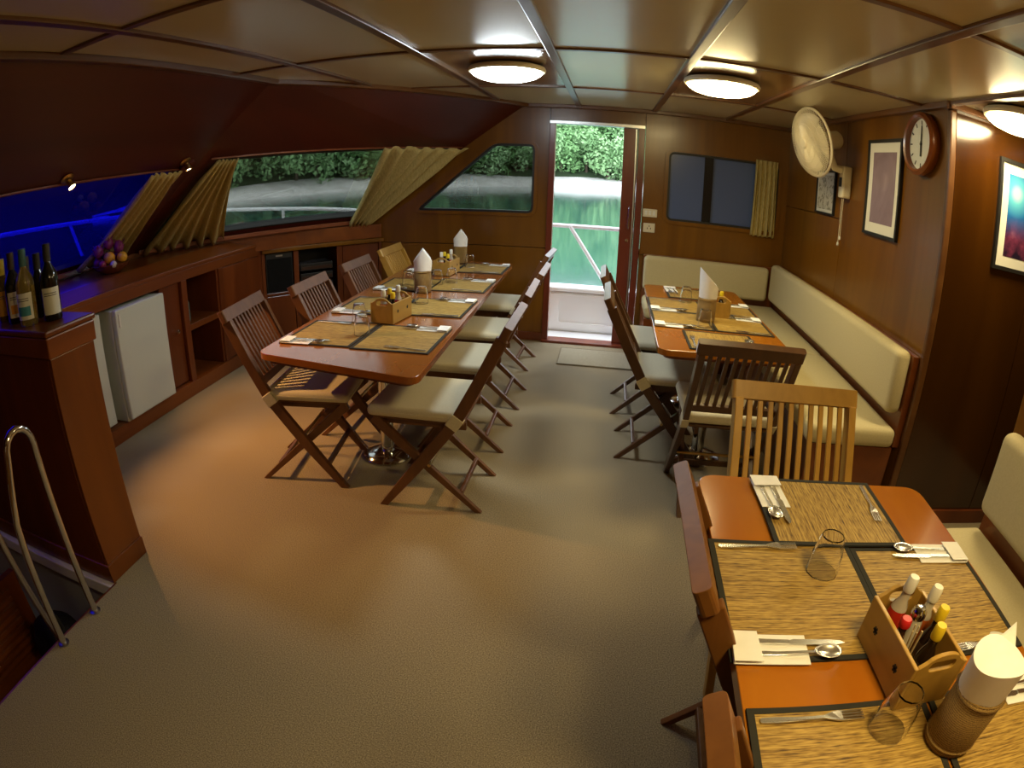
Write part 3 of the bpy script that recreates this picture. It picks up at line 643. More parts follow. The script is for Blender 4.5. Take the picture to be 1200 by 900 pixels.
def mk_spoon():
    t = empty('spoon'); h = [(0, .003), (.003, .006), (.03, .0065), (.08, .004), (.135, .0035)]
    bent(h+[(x, -y) for x, y in reversed(h)], lambda x: .001+.0045*max(0, (x-.08)/.055), .0018).build('handle', 'cutlery', t)
    def fn(u, v):
        a = 2*PI*u; r = v; x = .160+.029*r*math.cos(a); y = .0195*r*math.sin(a)*(1+.12*math.cos(a)); return Vector((x, y, .0012+.007*r*r))
    o = MB().grid(24, 5, fn).build('bowl', 'cutlery', t, smooth=True); md = o.modifiers.new('thick', 'SOLIDIFY'); md.thickness = .0012
    return t
def mk_napkin():
    t = empty('paper_napkin')
    MB().box((0, -.04, 0), (.150, .04, .0022)).build('folded_sheet', 'napkin', t, bevel=.0008, seg=1)
    MB().slab([(0, -.04), (.055, -.04), (.05, .04), (0, .04)], [], FZ(.0092), 0, .0010).build('pocket_flap', 'napkin', t)
    MB().box((0, -.04, .0022), (.003, .04, .0092)).build('fold', 'napkin', t)
    return t
PM = {}
FORK, KNIFE, SPOON, NAP = mk_fork(), mk_knife(), mk_spoon(), mk_napkin(); fu = dict(f=0, k=0, s=0, n=0)
def place(o, label, cat, base, yaw, dx, dy, dz, dyaw, group):
    c, s_ = math.cos(yaw), math.sin(yaw)
    o.location = (base[0]+c*dx-s_*dy, base[1]+s_*dx+c*dy, base[2]+dz); o.rotation_euler = (0, 0, yaw+dyaw); tag(o, label, cat, group)
def setting(x, y, deg, where, size, grp, fork=True, nap=True, dz=0.0, nx=0.0):
    key = size; yaw = math.radians(deg); w, d = size
    if key not in PM: PM[key] = mk_mat(w, d); m = PM[key]
    else: m = copy_tree(PM[key])
    place(m, 'woven reed placemat with black edging, '+where, 'placemat', (x, y, ZT+dz), yaw, 0, 0, 0, 0, 'placemats on the '+grp)
    rn = random.Random(int(abs(x*977+y*131)*10)); j = lambda a: rn.uniform(-a, a)
    def nxt(p, k):
        fu[k] += 1; return p if fu[k] == 1 else copy_tree(p)
    z = ZT+dz+.0046
    if nap:
        a = j(.05)
        place(nxt(NAP, 'n'), 'folded white paper napkin sleeve, '+where, 'napkin', (x, y, z), yaw, -w/2+.006+nx, -d/2+.034, 0, a, 'napkins on the '+grp)
        place(nxt(KNIFE, 'k'), 'steel table knife in its napkin, '+where, 'knife', (x, y, z), yaw, -w/2+.035+nx, -d/2+.050, .0024, a+j(.04), 'knives on the '+grp)
        place(nxt(SPOON, 's'), 'steel spoon in its napkin, '+where, 'spoon', (x, y, z), yaw, -w/2+.033+nx, -d/2+.018, .0024, a+.05+j(.05), 'spoons on the '+grp)
    if fork:
        place(nxt(FORK, 'f'), 'steel fork lying on the placemat, '+where, 'fork', (x, y, z), yaw, -w/2+.02, d/2-.030, .0004, j(.10), 'forks on the '+grp)
g = 'long table'; sz = (.355, .395)
for k, (yl, yr, w) in enumerate(((2.46, 2.445, 'nearest place'), (3.02, 3.05, 'second place'), (3.62, 3.67, 'third place'), (4.27, 4.33, 'farthest place'))):
    setting(-1.225, yl, 0, 'long table, left row, '+w, sz, g); setting(-.862-.01*k, yr, 180, 'long table, right row, '+w, sz, g)
g = 'bench table'; sz = (.325, .355)
setting(.438, 3.175, 0, 'bench table, left side, nearer the viewer', sz, g); setting(.440, 3.535, 0, 'bench table, left side nearer the door', sz, g)
setting(.768, 3.175, 180, 'bench table, bench side nearer the viewer', sz, g); setting(.770, 3.535, 180, 'bench table, bench side nearer the back', sz, g)
setting(.595, 2.79, 90, 'bench table, near end', (.325, .356), g, dz=.001); setting(.60, 3.925, -90, 'bench table, far end', (.325, .3565), g, dz=.001)
g = 'foreground table'; sz = (.355, .39)
setting(.465, .925, 0, 'foreground table, left side by the caddy', sz, g); setting(.632, 1.262, -90, 'foreground table, far end', (.318, .37), g, dz=.005)
setting(.816, .905, 180, 'foreground table, bench side by the caddy', (.345, .39), g); setting(.480, .425, 0, 'foreground table, left side at the bottom edge', sz, g)
setting(.838, .425, 180, 'foreground table, bench side at the bottom edge', (.345, .391), g)

# ------------------------------------------------------------------ glasses, napkin holders, caddies
def mk_glass():
    t = empty('drinking_glass')
    MB().lathe([(.037, 0), (.0385, .001), (.034, .05), (.0275, .088), (.024, .094), (0, .095)], 10).add([], []).build('x', 'glass', t) if False else None
    MB().lathe([(.0345, .0005), (.0385, .0), (.036, .045), (.0285, .090), (.024, .096), (0, .0965)] + [], 10).v
    mb = MB(); mb.lathe([(0, .090), (.024, .090), (.0272, .084), (.0338, .042), (.0355, .0006), (.0385, 0), (.0360, .045), (.0290, .088), (.0255, .095), (0, .0965)], 12)
    mb.build('tumbler', 'glass', t, smooth=True); return t
GL = mk_glass(); gu = [0]
def glass(x, y, lab, dz=.0046):
    gu[0] += 1; o = GL if gu[0] == 1 else copy_tree(GL)
    o.location = (x, y, ZT+dz); o.rotation_euler = (0, 0, x*7); tag(o, lab, 'glass', 'upturned drinking glasses')
glass(.540, 1.008, 'upturned clear tumbler on the foreground table above the caddy'); glass(.556, .552, 'upturned clear tumbler in the foreground beside the woven napkin holder')
glass(-1.065, 2.455, 'upturned tumbler on the long table nearest the viewer'); glass(-1.165, 2.66, 'upturned tumbler on the long table left of the front caddy')
glass(-.985, 3.12, 'upturned tumbler on the long table right of the front napkin holder'); glass(-1.05, 3.66, 'upturned tumbler on the long table, behind the front napkin holder')
glass(-.975, 3.74, 'upturned tumbler on the long table, midway to the rear caddy'); glass(-1.00, 4.37, 'upturned tumbler on the long table next to the rear caddy'); glass(-1.22, 3.58, 'upturned tumbler on the long table left of the front napkin holder')
glass(.55, 3.06, 'upturned tumbler on the bench table in front of the napkin holder'); glass(.52, 3.66, 'upturned tumbler on the bench table behind the napkin holder')
def mk_holder():
    t = empty('napkin_holder')
    MB().lathe([(0, .0), (.050, 0), (.052, .004), (.052, .126), (.049, .130), (.046, .126), (.046, .01), (0, .01)], 28).build('woven_tube', 'weave', t, smooth=True)
    for z in (.012, .118): MB().lathe([(.0515, z), (.0545, z+.003), (.0515, z+.006)], 28).build('rim_band', 'weave', t, smooth=True)
    return t
def mk_roll(peak, style):
    """rolled paper napkins: 'house' ridge, 'slant' cut, 'flat' top with one folded corner"""
    t = empty('napkin_bundle'); r0 = .044; r1 = .056
    def zt(x):
        q = max(-1, min(1, x/r1))
        return .185+(peak*(1-abs(q)) if style == 'house' else peak*(.5-.5*q) if style == 'slant' else .012*(1-q*q))
    def fn(u, v):
        a = 2*PI*u; x, y = math.cos(a), math.sin(a); r = r0+(r1-r0)*v
        return Vector((x*r, y*r*.92, .012+(zt(x*r1)-.012)*v))
    mb = MB().grid(40, 8, fn)
    mb.grid(40, 6, lambda u, v: Vector((math.cos(2*PI*u)*r1*(1-v), math.sin(2*PI*u)*r1*.92*(1-v), zt(math.cos(2*PI*u)*r1*(1-v)))))
    mb.build('paper_roll', 'napkin', t, smooth=True)
    MB().grid(6, 6, lambda u, v: Vector(((r0+.004+(r1-r0)*v)*math.cos(.6+u*1.0), (r0+.004+(r1-r0)*v)*.92*math.sin(.6+u*1.0), .10+(zt(r1*math.cos(.6+u))-.098)*v))).build('loose_edge', 'napkin', t, smooth=True)
    if style == 'flat':
        MB().add([(.015, .050, .18), (.052, .020, .18), (.048, .050, .218), (.012, .044, .18), (.046, .016, .18), (.043, .045, .215)], [(0, 1, 2), (5, 4, 3), (0, 2, 5, 3), (1, 4, 5, 2), (0, 3, 4, 1)]).build('folded_corner', 'napkin', t)
    return t
HO, RO = mk_holder(), {}
hu = [0]
def holder(x, y, rz, peak, lab, lab2, style='house'):
    hu[0] += 1; o = HO if hu[0] == 1 else copy_tree(HO)
    o.location = (x, y, ZT+.0046); o.rotation_euler = (0, 0, rz); tag(o, lab, 'napkin holder', 'woven napkin holders')
    r = mk_roll(peak, style); r.location = (x, y, ZT+.0046); r.rotation_euler = (0, 0, rz); tag(r, lab2, 'napkins', 'napkin bundles')
holder(.676, .510, 0, .035, 'woven tube napkin holder in the right foreground', 'white paper napkins standing in the foreground woven holder', 'flat')
holder(-1.075, 3.43, .3, .075, 'woven tube napkin holder in the middle of the long table', 'pointed white napkins in the holder mid long table'); holder(-1.12, 4.56, .2, .075, 'woven tube napkin holder at the back end of the long table', 'pointed white napkins in the holder nearest the back wall')
holder(.575, 3.20, 0, .11, 'woven tube napkin holder on the bench table', 'white napkins peaking from the holder on the bench table', 'slant')
def mk_caddy(w, l, h):
    t = empty('condiment_caddy'); th = .009
    MB().box((-w/2+th, -l/2+th, .001), (w/2-th, l/2-th, .010)).build('bottom_board', 'caddy', t)
    for s_ in (-1, 1):
        x = s_*(w/2-th/2)
        p = MB().box((x-th/2, -l/2, 0), (x+th/2, l/2, h)).build('side_panel', 'caddy', t, bevel=.0015, seg=1)
        for q in (-.25, .25):
            for a in range(3):
                m = Matrix.Translation((x+s_*(th/2+.0002), q*l, h*.55)) @ Matrix.Rotation(a*PI/3, 4, 'X')
                MB().box((-.0006, -.0085, -.0022), (.0006, .0085, .0022), m).build('carved_star', 'edge', p)
        y = s_*(l/2-th/2); out = [(-w/2+th, 0), (w/2-th, 0), (w/2-th, h)]
        out += [((w/2-th)*math.cos(a)*.75, h+.024*math.sin(a)**.8) for a in [PI*i/10 for i in range(1, 10)]]+[(-w/2+th, h)]
        hole = rrect(-w*.24, h-.012, w*.24, h+.010, .009, 3)
        MB().slab(out, [hole], FY(y-th/2), 0, th).build('handle_panel', 'caddy', t, bevel=.001, seg=1)
    return t
CA = mk_caddy(.125, .205, .10); cu = [0]
def caddy(x, y, rz, lab):
    cu[0] += 1; o = CA if cu[0] == 1 else copy_tree(CA)
    o.location = (x, y, ZT+.0046); o.rotation_euler = (0, 0, rz); tag(o, lab, 'caddy', 'wooden condiment caddies')
caddy(.632, .700, math.radians(4), 'small wooden caddy with sauce bottles on the foreground table'); caddy(-1.03, 2.76, math.radians(-8), 'wooden caddy of sauces at the front of the long table')
caddy(-1.10, 4.07, math.radians(-6), 'wooden caddy of sauces at the back of the long table'); caddy(.665, 3.40, math.radians(5), 'wooden caddy behind the napkin holder on the bench table')
def cond(x, y, kind, lab, rz=0.0, tilt=(0, 0)):
    """condiment bottles standing in a caddy"""
    h, r, liq, cap, ch, glassy = {'soy': (.105, .019, (.012, .006, .004), (.85, .62, .02), .026, False), 'chilli': (.125, .021, (.40, .020, .010), (.80, .80, .74), .028, False), 'vinegar': (.115, .020, (.50, .11, .02), (.82, .80, .70), .028, False), 'redcap': (.085, .014, (.05, .02, .01), (.62, .02, .02), .014, False)}[kind]
    t = thing('condiment_bottle', lab, 'bottle', (x, y, ZT+.016), rz, 'sauce bottles in the caddies'); t.rotation_euler = (tilt[0], tilt[1], rz)
    MB().lathe([(0, 0), (r*.95, 0), (r, .004), (r, h*.55), (r*.8, h*.68), (.0095, h*.82), (.009, h), (0, h)], 16).build('body', P('sauce_'+kind, liq, .08, coat=.6), t, smooth=True)
    if kind in ('chilli', 'vinegar'):
        MB().lathe([(r*.87, h*.645), (r*.81, h*.69), (.0100, h*.83), (.0095, h)], 16).build('clear_neck', P('clear_bottle_neck', (.45, .40, .32), .05, coat=.5), t, smooth=True)
    MB().lathe([(0, h-.004), (.0115, h-.004), (.0125, h), (.0118, h+ch*.8), (.010, h+ch), (0, h+ch)], 14).build('cap', P('cap_'+kind, cap, .4), t, smooth=True)
    if kind == 'soy': MB().lathe([(r+.0005, .02), (r+.0005, .05)], 16).build('paper_band', P('band_dark', (.05, .02, .01), .6), t, smooth=True)
def shaker(x, y, lab):
    t = thing('salt_shaker', lab, 'shaker', (x, y, ZT+.016))
    MB().lathe([(0, 0), (.017, 0), (.018, .06), (.015, .085), (0, .085)], 14).build('glass_jar', P('shaker_glass', (.60, .56, .46), .08, coat=.5), t, smooth=True)
    MB().lathe([(.0155, .083), (.017, .087), (.016, .098), (.010, .106), (0, .108)], 14).build('chrome_top', 'steel', t, smooth=True)
def picks(x, y, lab):
    t = thing('toothpick_bundle', lab, 'toothpicks', (x, y, ZT+.016))
    for k in range(7): MB().tube([(math.cos(k)*.006, math.sin(k)*.006, 0), (math.cos(k)*.010-.004, math.sin(k)*.010, .105+.004*(k % 3))], .0016, 6).build('toothpick', P('pick_wood', (.62, .48, .25), .7), t)
f = 'in the foreground caddy'
cond(.605, .768, 'chilli', 'red chilli bottle with white cap at the far end of foreground caddy', 0, (0, .08)); shaker(.640, .735, 'chrome-topped salt shaker '+f)
cond(.662, .748, 'vinegar', 'orange sauce bottle with white cap on the right of foreground caddy', 0, (0, .06)); cond(.664, .702, 'soy', 'soy bottle with yellow cap on the right of foreground caddy', 0, (0, .05))
cond(.640, .655, 'soy', 'soy bottle with yellow cap at the near end of foreground caddy'); cond(.602, .715, 'redcap', 'small red-capped bottle '+f); picks(.608, .672, 'bundle of toothpicks '+f)
for (cx, cy, w) in ((-1.03, 2.76, 'front caddy of the long table'), (-1.10, 4.07, 'rear caddy of the long table')):
    cond(cx-.030, cy+.055, 'soy', 'yellow-capped soy bottle at the back of the '+w); cond(cx-.025, cy-.045, 'vinegar', 'white-capped sauce bottle in the '+w)
    cond(cx+.022, cy-.040, 'soy', 'yellow-capped soy bottle at the right of the '+w); cond(cx+.024, cy+.035, 'chilli', 'white-capped red chilli bottle in the '+w)
cond(.66, 3.44, 'vinegar', 'white-capped sauce bottle in the bench table caddy'); cond(.685, 3.36, 'soy', 'soy bottle in the bench table caddy')

# ------------------------------------------------------------------ lamps
def dome_lamp(x, y, col, s, label):
    t = thing('ceiling_lamp', label, 'lamp', (x, y, H), 0, 'round ceiling lamps')
    MB().lathe([(0, -.004), (.175, -.004), (.197, -.012), (.203, -.026), (.197, -.038), (.185, -.040), (.185, -.03), (0, -.03)], 40).build('base_ring', 'cream', t, smooth=True)
    MB().lathe([(.186, -.038), (.176, -.052), (.150, -.069), (.105, -.083), (.05, -.090), (0, -.092)], 40).build('diffuser', P('lit_diffuser', (.9, .9, .9), .4, emit=col, es=s), t, smooth=True)
dome_lamp(-.545, 3.13, (.86, .96, 1.0), LAMP, 'cool white round ceiling lamp over the long table'); dome_lamp(.565, 3.13, (1.0, .80, .38), LAMP, 'warm yellow round ceiling lamp in front of the door')
dome_lamp(1.765, 2.12, (1.0, .80, .42), LAMP, 'round ceiling lamp at the right edge over the passage'); dome_lamp(.66, .30, (1.0, .74, .32), LAMP*1.25, 'round ceiling lamp behind the viewer')
def spot(y, z, target, label, e):
    v = vA(z); p = FA(y, v, -.004); t = thing('spotlight', label, 'lamp', p, 0, 'small halogen spotlights')
    d = (Vector(target)-p).normalized(); q = d.to_track_quat('-Z', 'Y').to_matrix().to_4x4()
    n = Vector((.567, 0, -.824)).to_track_quat('Z', 'Y').to_matrix().to_4x4()
    MB().lathe([(0, 0), (.038, 0), (.040, .004), (.032, .010), (0, .010)], 20, mat=n).build('rim', 'brass', t, smooth=True)
    MB().lathe([(.012, -.0), (.020, -.01), (.024, -.045), (.021, -.045), (.017, -.02), (0, -.018)], 18, mat=Matrix.Translation(Vector((.567, 0, -.824))*.016) @ q).build('swivel_cup', 'brass', t, smooth=True)
    MB().lathe([(0, -.040), (.020, -.041), (.0, -.0405)], 16, mat=Matrix.Translation(Vector((.567, 0, -.824))*.016) @ q).build('bulb', P('lit_halogen', (1, .9, .7), .3, emit=(1, .80, .50), es=60), t)
    L = bpy.data.lights.new('halogen', 'SPOT'); L.energy = e; L.color = (1, .50, .16); L.spot_size = math.radians(70); L.spot_blend = .8; L.shadow_soft_size = .012
    lo = bpy.data.objects.new('halogen_light', L); COL.objects.link(lo); lo.parent = t; lo.matrix_local = Matrix.Translation(Vector((.567, 0, -.824))*.016+d*.05) @ q
spot(1.996, 1.605, (-1.40, 2.30, 0), 'small lit spotlight above the blue window', SPOT); spot(2.97, 1.625, (-1.9, 3.2, 0), 'small lit spotlight above the post between the windows', SPOT*.6)

# ------------------------------------------------------------------ wall fan
FC = Vector((1.255, 3.62, 1.835)); fd = Vector((-.945, -.21, -.25)).normalized(); fq = fd.to_track_quat('Z', 'Y').to_matrix().to_4x4(); FMx = Matrix.Translation(FC) @ fq
fan = thing('wall_fan', 'cream wall fan with round grille mounted below the ceiling', 'fan', (XR-.002, 3.80, 1.5))
def fpart(mb, name, mat, parent=fan, smooth=True, wrld=True, **k):
    o = mb.build(name, mat, parent, smooth=smooth, **k); o.matrix_parent_inverse = Matrix.Translation(-Vector((XR-.002, 3.80, 1.5))); return o
gr = MB(); RF = .215
gz = lambda r: .055*(1-(r/RF)**2)**.5 if r < RF else 0
for k in range(110):
    a = 2*PI*k/110; gr.tube([FMx @ Vector((r*math.cos(a), r*math.sin(a), .022+gz(r))) for r in (.035, .09, .15, .195, .213)], .0021, 4)
for r in (.075, .12, .165): gr.tube([FMx @ Vector((r*math.cos(2*PI*k/40), r*math.sin(2*PI*k/40), .022+gz(r))) for k in range(40)], .0016, 4, True)
fg = fpart(gr, 'front_grille', 'cream', merge=False)
rg = MB()
for k in range(48):
    a = 2*PI*k/48; rg.tube([FMx @ Vector((r*math.cos(a), r*math.sin(a), -.035*(1-(r/RF)**2))) for r in (.06, .14, .213)], .0015, 4)
fpart(rg, 'rear_grille', 'cream', merge=False)
fpart(MB().tube([FMx @ Vector((RF*math.cos(2*PI*k/56), RF*math.sin(2*PI*k/56), .008)) for k in range(56)], .009, 8, True), 'rim_ring', 'cream')
fpart(MB().lathe([(0, .074), (.036, .072), (.038, .080), (.030, .088), (0, .090)], 24, mat=FMx), 'centre_badge', 'cream')
for k in range(4):
    a0 = k*PI/2
    fpart(MB().grid(8, 5, lambda u, v: FMx @ Vector(((.03+.155*v)*math.cos(a0+(u-.5)*1.35), (.03+.155*v)*math.sin(a0+(u-.5)*1.35), .015+(u-.5)*.032))), 'blade', P('fan_blade', (.78, .70, .52), .3)).modifiers.new('thick', 'SOLIDIFY').thickness = .003
fpart(MB().lathe([(0, -.205), (.046, -.202), (.058, -.185), (.062, -.055), (.066, -.040), (.066, -.030), (0, -.030)], 24, mat=FMx), 'motor_housing', 'cream')
fpart(MB().lathe([(0, -.03), (.012, -.03), (.012, .04), (.03, .04), (.028, .05), (0, .052)], 16, mat=FMx), 'hub', 'cream')
mb_ = FC-fd*.11
fpart(MB().tube([mb_+Vector((0, 0, -.04)), mb_+Vector((.02, .01, -.10)), Vector((1.42, 3.65, 1.70)), Vector((1.49, 3.645, 1.69))], [.03, .03, .026, .026], 12), 'support_arm', 'cream')
wb_ = fpart(MB().box((1.465, 3.60, 1.515), (XR-.002, 3.685, 1.72)), 'wall_bracket', 'cream', smooth=False, bevel=.012)
for p in wb_.data.polygons: p.use_smooth = False
fpart(MB().box((1.461, 3.622, 1.585), (1.466, 3.662, 1.645)), 'switch_label', 'black', smooth=False)
for yy, zz in ((3.635, 1.27), (3.66, 1.23)):
    c = fpart(MB().tube([(1.49, yy, 1.518), (1.491, yy+.004, (1.518+zz)/2), (1.49, yy, zz)], .0025, 6), 'pull_cord', 'cream')
    o = MB().lathe([(0, 0), (.007, .004), (.008, .018), (.004, .026), (0, .027)], 10, (1.49, yy, zz-.024)).build('cord_bead', 'white', c, smooth=True)

# ------------------------------------------------------------------ clock and pictures
ck = thing('wall_clock', 'round wooden wall clock with white face near the corner', 'clock', (XR-.001, 2.655, 1.85))
mk = Matrix.Rotation(-PI/2, 4, 'Y')
MB().lathe([(0, 0), (.150, 0), (.158, .012), (.157, .045), (.142, .058), (.130, .052), (.128, .022), (0, .022)], 44, mat=mk).build('wooden_case', 'mahogY', ck, smooth=True)
fc = MB().lathe([(0, .0225), (.128, .0225), (.128, .024), (0, .024)], 40, mat=mk).build('dial', P('clock_dial', (.72, .74, .68), .5), ck)
for k in range(12):
    a = k*PI/6; MB().box((-.0262, .098, -.003), (-.0245, .117, .003), Matrix.Rotation(a, 4, 'X')).build('hour_mark', 'black', fc) if False else MB().box((-.0262, -.003, .096), (-.0245, .003, .117), Matrix.Rotation(a, 4, 'X')).build('hour_mark', 'black', fc)
for a, l, w, n in ((PI, .062, .006, 'hour_hand'), (0.05, .092, .004, 'minute_hand')):
    MB().box((-.029, -w, -.015), (-.0272, w, l), Matrix.Rotation(a, 4, 'X')).build(n, 'black', ck)
MB().lathe([(0, .026), (.008, .026), (.008, .031), (0, .031)], 14, mat=mk).build('hand_cap', 'black', ck)
def picture(label, f, a0, z0, a1, z1, fr, mt, art, sgn, th=.018):
    t = thing('framed_picture', label, 'picture', f((a0+a1)/2, (z0+z1)/2, -.0015))
    inv = Matrix.Translation(-f((a0+a1)/2, (z0+z1)/2, -.0015))
    def b(mb, n, m, par=t):
        o = mb.build(n, m, par)
        if par is t: o.matrix_parent_inverse = inv
        return o
    R = lambda d: [(a0+d, z0+d), (a1-d, z0+d), (a1-d, z1-d), (a0+d, z1-d)]
    b(MB().slab(R(0), [R(fr)], f, -.002-th, -.0016), 'frame', 'black'); m_ = b(MB().slab(R(fr-.001), [], f, -.010, -.004), 'mount', P('picture_mount', (.72, .71, .64), .7))
    b(MB().slab(R(fr+mt), [], f, -.0115, -.0102), 'print', art, m_)
    return t
def art_sea(name, stops, scale):
    m, nt, b = new_mat(name); nt.links.new(ramp(nt, noise(nt, scale, detail=5, dist=1.0), stops), b.inputs['Base Color']); b.inputs['Roughness'].default_value = .12; return m
A1 = art_sea('print_mauve_chart', [(.3, (.22, .16, .20)), (.6, (.28, .21, .26)), (.8, (.40, .34, .36))], 4)
A2 = art_sea('print_line_drawing', [(.40, (.30, .28, .22)), (.48, (.62, .60, .50)), (1, (.66, .64, .55))], 26)
def art_dive():
    m, nt, b = new_mat('print_dive_photo'); tc = nt.nodes.new('ShaderNodeTexCoord')
    d = nt.nodes.new('ShaderNodeVectorMath'); d.operation = 'DISTANCE'; d.inputs[1].default_value = (1.97, 2.41, 1.72); nt.links.new(tc.outputs['Object'], d.inputs[0])
    c1 = ramp(nt, d.outputs['Value'], [(0.0, (.62, .85, .80)), (.05, (.10, .45, .66)), (.12, (.010, .13, .42)), (.28, (.008, .03, .16))])
    c2 = ramp(nt, noise(nt, 9, detail=6), [(.4, (.015, .01, .03)), (.6, (.16, .03, .08)), (.75, (.30, .10, .16))])
    sx = nt.nodes.new('ShaderNodeSeparateXYZ'); nt.links.new(tc.outputs['Object'], sx.inputs[0])
    mr = nt.nodes.new('ShaderNodeMapRange'); mr.inputs['From Min'].default_value = 1.62; mr.inputs['From Max'].default_value = 1.50; nt.links.new(sx.outputs['Z'], mr.inputs['Value'])
    mx = nt.nodes.new('ShaderNodeMixRGB'); nt.links.new(mr.outputs['Result'], mx.inputs['Fac']); nt.links.new(c1, mx.inputs['Color1']); nt.links.new(c2, mx.inputs['Color2'])
    nt.links.new(mx.outputs['Color'], b.inputs['Base Color']); b.inputs['Roughness'].default_value = .12; return m
picture('tall black-framed picture with mauve print beside the clock', FX(XR), 2.885, 1.335, 3.335, 1.885, .018, .055, A1, -1)
picture('small black-framed drawing behind the wall fan', FX(XR), 3.865, 1.385, 4.24, 1.69, .012, .02, A2, -1)
picture('black-framed blue underwater dive photo on the cross wall', FY(Y1), 1.842, 1.345, 2.22, 1.875, .018, .05, art_dive(), -1)

# ------------------------------------------------------------------ switch plates, door mat, handrail, bag
for z0, z1, x0, x1, lab, n in ((1.145, 1.212, .293, .412, 'wide cream switch plate beside the door, upper', 'rocker'), (1.015, 1.092, .303, .400, 'square cream socket plate beside the door, lower', 'socket')):
    t = thing('wall_plate', lab, 'switch', ((x0+x1)/2, D-.0005, (z0+z1)/2), 0, 'electric plates by the door'); w, h = (x1-x0)/2, (z1-z0)/2
    MB().box((-w, -.010, -h), (w, 0, h)).build('plate', 'cream', t, bevel=.003)
    if n == 'rocker':
        for k in (-1, 0, 1): MB().box((k*.033-.011, -.014, -.018), (k*.033+.011, -.0102, .018)).build('rocker', 'white', t, bevel=.002)
    else:
        for k in (-1, 1): MB().box((k*.014-.003, -.0108, -.012), (k*.014+.003, -.0101, .002)).build('pin_slot', 'black', t)
        MB().box((-.004, -.0108, .010), (.004, -.0101, .018)).build('pin_slot', 'black', t)
t = thing('door_mat', 'thin pale beige mat on the floor before the door', 'mat', (-.0, 4.63, .0006))
MB().slab(rrect(-.315, -.205, .30, .22, .01, 3), [], FZ(0), 0, .010).build('pile', fabric('mat_pile', (.30, .26, .18), (.40, .35, .25), 150), t)
MB().slab(rrect(-.32, -.21, .305, .225, .012, 3), [rrect(-.31, -.2, .295, .215, .01, 3)], FZ(0), 0, .011).build('bound_edge', fabric('mat_edge', (.20, .16, .10), (.26, .21, .14), 150), t)
t = thing('grab_rail', 'bent chrome handrail hoop standing at the stairwell edge', 'handrail', (SX+.03, .96, 0))
pts = [(0, .108, .002), (0, .105, .40), (0, .10, .70)]+[(0, .035+.065*math.cos(a), .735+.075*math.sin(a)) for a in [PI*i/8 for i in range(0, 9)]]+[(0, -.055, .64), (0, -.085, .52), (0, -.095, .40), (0, -.11, .002)]
MB().tube(pts, .0145, 12).build('bent_tube', 'steel', t, smooth=True)
for y in (.108, -.11): MB().lathe([(0, .001), (.026, .001), (.026, .006), (.016, .010), (0, .010)], 18, (0, y, 0)).build('floor_flange', 'steelb', t, smooth=True)
t = thing('grab_rail', 'second dark chrome rail descending into the stairwell', 'handrail', (SX-.012, .90, -.3))
MB().tube([(-.016, .02, -.6), (-.016, -.02, .2), (-.016, -.09, .75), (-.016, -.105, .95)], .0135, 12).build('bent_tube', 'steelb', t, smooth=True)
for z in (-.45, .15): MB().beam((.0, .0, z), (-.016, .0, z), .02, .02).build('bracket', 'steelb', t)
t = thing('dive_bag', 'black bag with a teal mark lying in the stairwell', 'bag', (-2.08, 1.0, -.409))
o = MB().lathe([(0, 0), (.13, 0), (.17, .06), (.175, .16), (.13, .25), (.05, .29), (0, .295)], 20).build('bag_body', fabric('black_nylon', (.006, .006, .008), (.014, .014, .018), 60, .6), t, smooth=True); o.scale = (1, .75, 1)
MB().tube([(-.09, 0, .24), (-.06, 0, .33), (.06, 0, .33), (.09, 0, .24)], .010, 8).build('carry_strap', 'black', t, smooth=True)
MB().lathe([(0, 0), (.016, 0), (.016, .004), (0, .004)], 12, mat=Matrix.Translation((.135, -.075, .17)) @ Matrix.Rotation(PI/2, 4, 'Y')).build('teal_mark', P('teal_patch', (.02, .35, .38), .4), t)

# ------------------------------------------------------------------ outside: deck, rails, water, shore, trees
dk = struct(box('deck', (-5.0, D+.052, -.10), (3.5, 5.70, -.02), 'paint'), 'white painted aft deck outside the door', 'deck')
bw = thing('bulwark', 'white moulded bulwark at the edge of the aft deck', 'bulwark', (0, 5.50, -.02))
MB().box((-5.0, -.02, 0), (3.5, .10, .385)).build('inner_face', 'paint', bw, bevel=.01); MB().box((-5.0, -.06, .386), (3.5, .13, .43)).build('cap_rail', 'paint', bw, bevel=.015)
MB().slab([(-.62, .03), (.40, .03), (.40, .36), (-.62, .36)], [rrect(-.40, .09, .20, .31, .03)], FY(-.02), -.022, 0).build('raised_frame', 'paint', bw)
sd = struct(box('side_deck', (-5.0, -1.5, -.10), (-3.55, D+.05, .30), 'paint'), 'white side deck beyond the blue window', 'deck')
rl = thing('deck_railing', 'white tube railing around the aft and side deck', 'railing', (0, 5.565, .412))
MB().tube([(1.8, 0, .545), (.3, 0, .555), (-.55, 0, .556), (-1.8, 0, .62), (-2.9, 0, .68), (-3.9, 0, .71), (-4.5, -.1, .74), (-4.64, -.4, .78), (-4.66, -1.2, .82), (-4.62, -3.0, .92), (-4.55, -6.0, .97)], .020, 10).build('top_tube', 'railw', rl, smooth=True)
MB().tube([(-.335, -.01, .553), (.04, -.01, .0)], .018, 10).build('raking_stay', 'railw', rl, smooth=True)
for (a, b) in (((-3.3, 0, .69), (-3.3, 0, .0)), ((-1.8, 0, .62), (-1.8, 0, .0)), ((-4.62, -1.9, .87), (-4.55, -1.55, -.11)), ((-4.62, -2.9, .92), (-4.55, -2.55, -.11)), ((-4.6, -3.9, .94), (-4.53, -3.55, -.11)), ((1.2, 0, .545), (1.2, 0, .0))):
    MB().tube([a, b], .016, 8).build('post', 'railw', rl, smooth=True)
